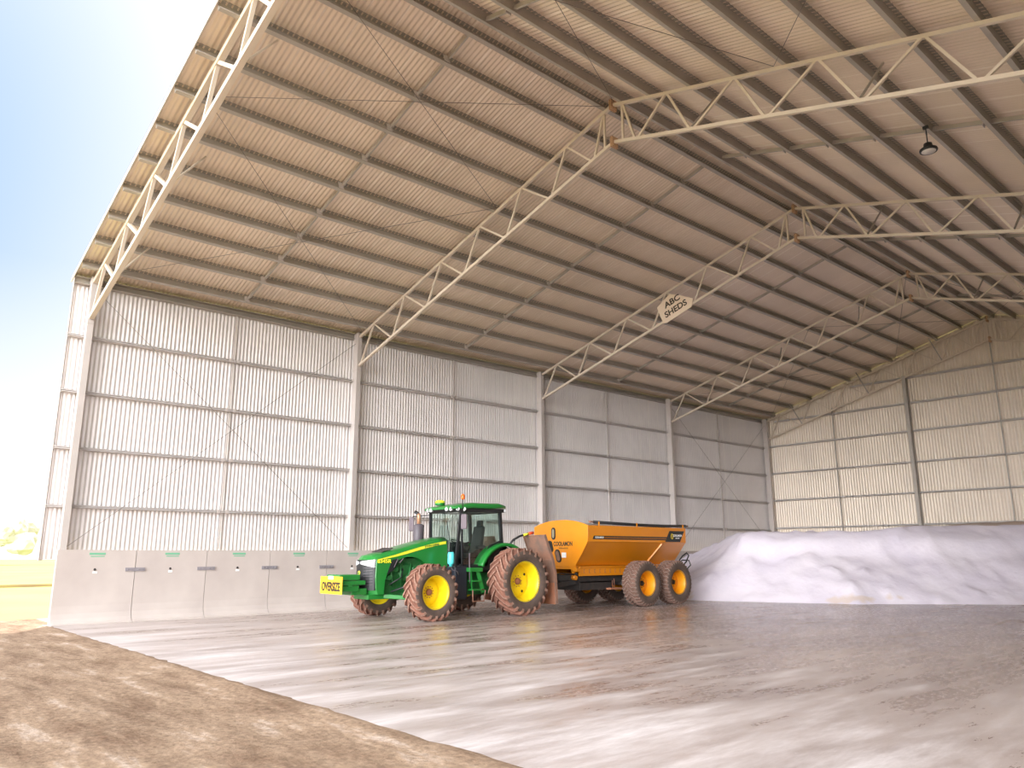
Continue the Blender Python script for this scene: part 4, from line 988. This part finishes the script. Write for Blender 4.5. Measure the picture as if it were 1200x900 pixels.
# hitch bracket at front near corner
bm = bmesh.new(); box(bm, .52, .80, YF - .04, YF + .16, 1.26, 1.38); box(bm, .56, .62, YF - .04, YF + .15, 1.02, 1.3); lathe(bm, [(.5, .09), (.66, .09)], 14, 'X', (0, YF + .05, 1.05)); build('hose_bracket', bm, M_ORANGE, SP)
bm = bmesh.new(); lathe(bm, [(.60, .06), (.70, .06), (.70, 0)], 12, 'X', (0, YF + .08, 1.17)); tube(bm, [(.64, YF, 1.16), (.5, YF - .5, 1.2), (.2, YF - 1.1, 1.1), (.1, YF - 1.7, 1.05)], .03, 6); build('hydraulic_hose', bm, M_BLACK, SP)
# chassis, axles, drawbar
bm = bmesh.new()
for s in (1, -1): box(bm, s * .55 - .07, s * .55 + .07, YF + .2, YR + .1, .86, 1.10); box(bm, s * .95 - .09, s * .95 + .09, -1.15, 1.2, .68, .92)
box(bm, -.55, .55, YF + .25, YR, .80, 1.12); box(bm, -.62, .62, YF + .3, -1.6, .60, .9); build('chassis', bm, M_DARK, SP)
for y in (-.92, .95):
    bm = bmesh.new(); tube(bm, [(-1.30, y, .81), (1.30, y, .81)], .085, 12); build('axle', bm, M_DARK, SP)
bm = bmesh.new(); beam(bm, (0, YF + .4, .85), (0, YF - 1.75, .62), .16, .18); beam(bm, (-.5, YF + .4, .9), (0, YF - .9, .72), .10, .14); beam(bm, (.5, YF + .4, .9), (0, YF - .9, .72), .10, .14); lathe(bm, [(.56, .09), (.68, .09)], 16, 'Z', (0, YF - 1.82, 0)); build('drawbar', bm, M_DARK, SP)
bm = bmesh.new(); tube(bm, [(.78, -1.6, .62), (.78, -1.6, .98)], .012, 6); tube(bm, [(.82, -1.75, .66), (.80, -1.72, .92)], .010, 6); box(bm, .70, .92, -1.95, -1.35, .60, .66); build('tool_bracket', bm, M_RUST, SP)
# rear spinner gear and hoses
bm = bmesh.new(); box(bm, -.6, .6, YR + .02, YR + .42, 1.0, 1.30)
for s in (1, -1): lathe(bm, [(.86, 0), (.86, .34), (.88, .34), (.88, 0)], 20, 'Z', (s * .42, YR + .45, 0)); tube(bm, [(s * .42, YR + .45, .88), (s * .42, YR + .45, 1.1)], .05, 8)
build('spinner', bm, M_DARK, SP)
bm = bmesh.new()
tube(bm, [(.9, YR + .05, 1.5), (1.05, YR + .2, 1.78), (1.1, YR + .42, 1.90), (1.08, YR + .58, 1.80), (1.0, YR + .5, 1.55), (.9, YR + .3, 1.35)], .028, 8)
tube(bm, [(.8, YR + .05, 1.45), (.98, YR + .3, 1.62), (1.1, YR + .55, 1.6), (1.12, YR + .62, 1.42), (1.0, YR + .5, 1.25)], .024, 8)
box(bm, .85, .98, YR + .02, YR + .2, 1.36, 1.5); build('hydraulic_hose', bm, M_BLACK, SP)

# ------------------------------------------------------------ far trees at the left
def tree(x, y, h, r, seed, label):
    t = empty('tree', (x, y, -.1)); random.seed(seed)
    bm = bmesh.new(); tube(bm, [(0, 0, 0), (.1, 0, h * .4), (0, .1, h * .6)], .3, 8, radii=[.35, .25, .15]); build('trunk', bm, M_BARK, t)
    bm = bmesh.new()
    for k in range(9):
        cx, cy, cz = random.uniform(-r, r) * .6, random.uniform(-r, r) * .6, h * random.uniform(.38, .82); rr = r * random.uniform(.4, .62)
        res = bmesh.ops.create_icosphere(bm, subdivisions=3, radius=1, matrix=Matrix.Translation((cx, cy, cz)))
        for v in res['verts']:
            d = (v.co - Vector((cx, cy, cz))); q = 1 + .35 * noise.noise(v.co * .9 + Vector((seed, 0, 0))) + .18 * noise.noise(v.co * 2.7)
            v.co = Vector((cx, cy, cz)) + Vector((d.x, d.y, d.z * .8)) * rr * q
    build('crown', bm, M_LEAF, t)
    tag(t, label, 'tree', 'hazy trees across the paddock')
tree(-170, 2, 12, 7, 1, 'pale hazy tree on the horizon at the left edge of the photo')
tree(-163, 22, 11, 6.5, 2, 'pale hazy tree on the horizon, second from the left edge')
tree(-150, 40, 9, 6, 3, 'low pale hazy tree on the horizon just left of the wall end')
tree(-190, 60, 12, 8, 4, 'pale hazy tree on the horizon hidden mostly behind the wall end')

# ------------------------------------------------------------ light
w = bpy.data.worlds.new('World'); SC.world = w; w.use_nodes = True; nt = w.node_tree
bg = nt.nodes['Background']; tc = nt.nodes.new('ShaderNodeTexCoord')
def dot(v):
    vm = nt.nodes.new('ShaderNodeVectorMath'); vm.operation = 'DOT_PRODUCT'; vm.inputs[1].default_value = Vector(v).normalized(); nt.links.new(tc.outputs['Generated'], vm.inputs[0]); return vm.outputs['Value']
# blue to the left, whitening toward the north-west and the horizon
blue = dot((-.95, -.15, .38))
sp = nt.nodes.new('ShaderNodeSeparateXYZ'); nt.links.new(tc.outputs['Generated'], sp.inputs[0])
mr = nt.nodes.new('ShaderNodeMapRange'); mr.inputs['From Min'].default_value = .89; mr.inputs['From Max'].default_value = .985; nt.links.new(blue, mr.inputs['Value'])
mh = nt.nodes.new('ShaderNodeMapRange'); mh.inputs['From Min'].default_value = .02; mh.inputs['From Max'].default_value = .32; nt.links.new(sp.outputs['Z'], mh.inputs['Value'])
mm = nt.nodes.new('ShaderNodeMath'); mm.operation = 'MULTIPLY'; nt.links.new(mr.outputs[0], mm.inputs[0]); nt.links.new(mh.outputs[0], mm.inputs[1])
mix = nt.nodes.new('ShaderNodeMix'); mix.data_type = 'RGBA'; mix.inputs['A'].default_value = (1.02, 1.02, 1.04, 1); mix.inputs['B'].default_value = (.43, .60, .95, 1); nt.links.new(mm.outputs[0], mix.inputs['Factor'])
# added sky glow behind the camera to light the interior: broad lobe, tighter core
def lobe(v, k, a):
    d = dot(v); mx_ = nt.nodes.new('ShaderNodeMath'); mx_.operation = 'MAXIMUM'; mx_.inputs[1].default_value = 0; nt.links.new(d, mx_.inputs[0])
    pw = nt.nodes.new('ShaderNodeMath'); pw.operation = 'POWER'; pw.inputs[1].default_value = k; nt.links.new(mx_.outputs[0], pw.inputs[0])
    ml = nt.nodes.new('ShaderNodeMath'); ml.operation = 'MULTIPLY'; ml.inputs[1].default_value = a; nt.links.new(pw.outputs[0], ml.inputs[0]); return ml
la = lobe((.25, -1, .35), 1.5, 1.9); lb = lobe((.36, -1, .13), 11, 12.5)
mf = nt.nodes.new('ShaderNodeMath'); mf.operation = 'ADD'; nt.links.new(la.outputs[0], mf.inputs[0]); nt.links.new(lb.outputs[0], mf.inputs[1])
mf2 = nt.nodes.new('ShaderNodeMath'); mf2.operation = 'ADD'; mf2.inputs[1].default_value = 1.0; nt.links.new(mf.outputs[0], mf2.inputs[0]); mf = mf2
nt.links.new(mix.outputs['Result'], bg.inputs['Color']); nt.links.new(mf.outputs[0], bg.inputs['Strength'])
sun = bpy.data.lights.new('sun', 'SUN'); sun.energy = 5.5; sun.angle = .02; sun.color = (1, .95, .86)
so_ = bpy.data.objects.new('sun', sun); COL.objects.link(so_)
sd = Vector((-.75, .62, .92)).normalized(); so_.rotation_euler = sd.to_track_quat('Z', 'Y').to_euler(); so_.location = (30, 80, 60)

# ------------------------------------------------------------ camera
cam = bpy.data.cameras.new('camera'); co = bpy.data.objects.new('camera', cam); COL.objects.link(co); SC.camera = co
S = 1.13; co.location = (21.5934 * S, -4.4428 * S, 1.6453 * S)
yaw, pitch, roll, f = .8447, .2188, -.0023, 897.75
F = Vector((-math.sin(yaw) * math.cos(pitch), math.cos(yaw) * math.cos(pitch), math.sin(pitch)))
r0 = Vector((math.cos(yaw), math.sin(yaw), 0)); u0 = r0.cross(F)
Rv = r0 * math.cos(roll) + u0 * math.sin(roll); Uv = -r0 * math.sin(roll) + u0 * math.cos(roll)
M = Matrix((Rv, Uv, -F)).transposed(); co.rotation_euler = M.to_euler()
cam.sensor_fit = 'HORIZONTAL'; cam.sensor_width = 36; cam.lens = f * 36 / 1200; cam.clip_end = 1000
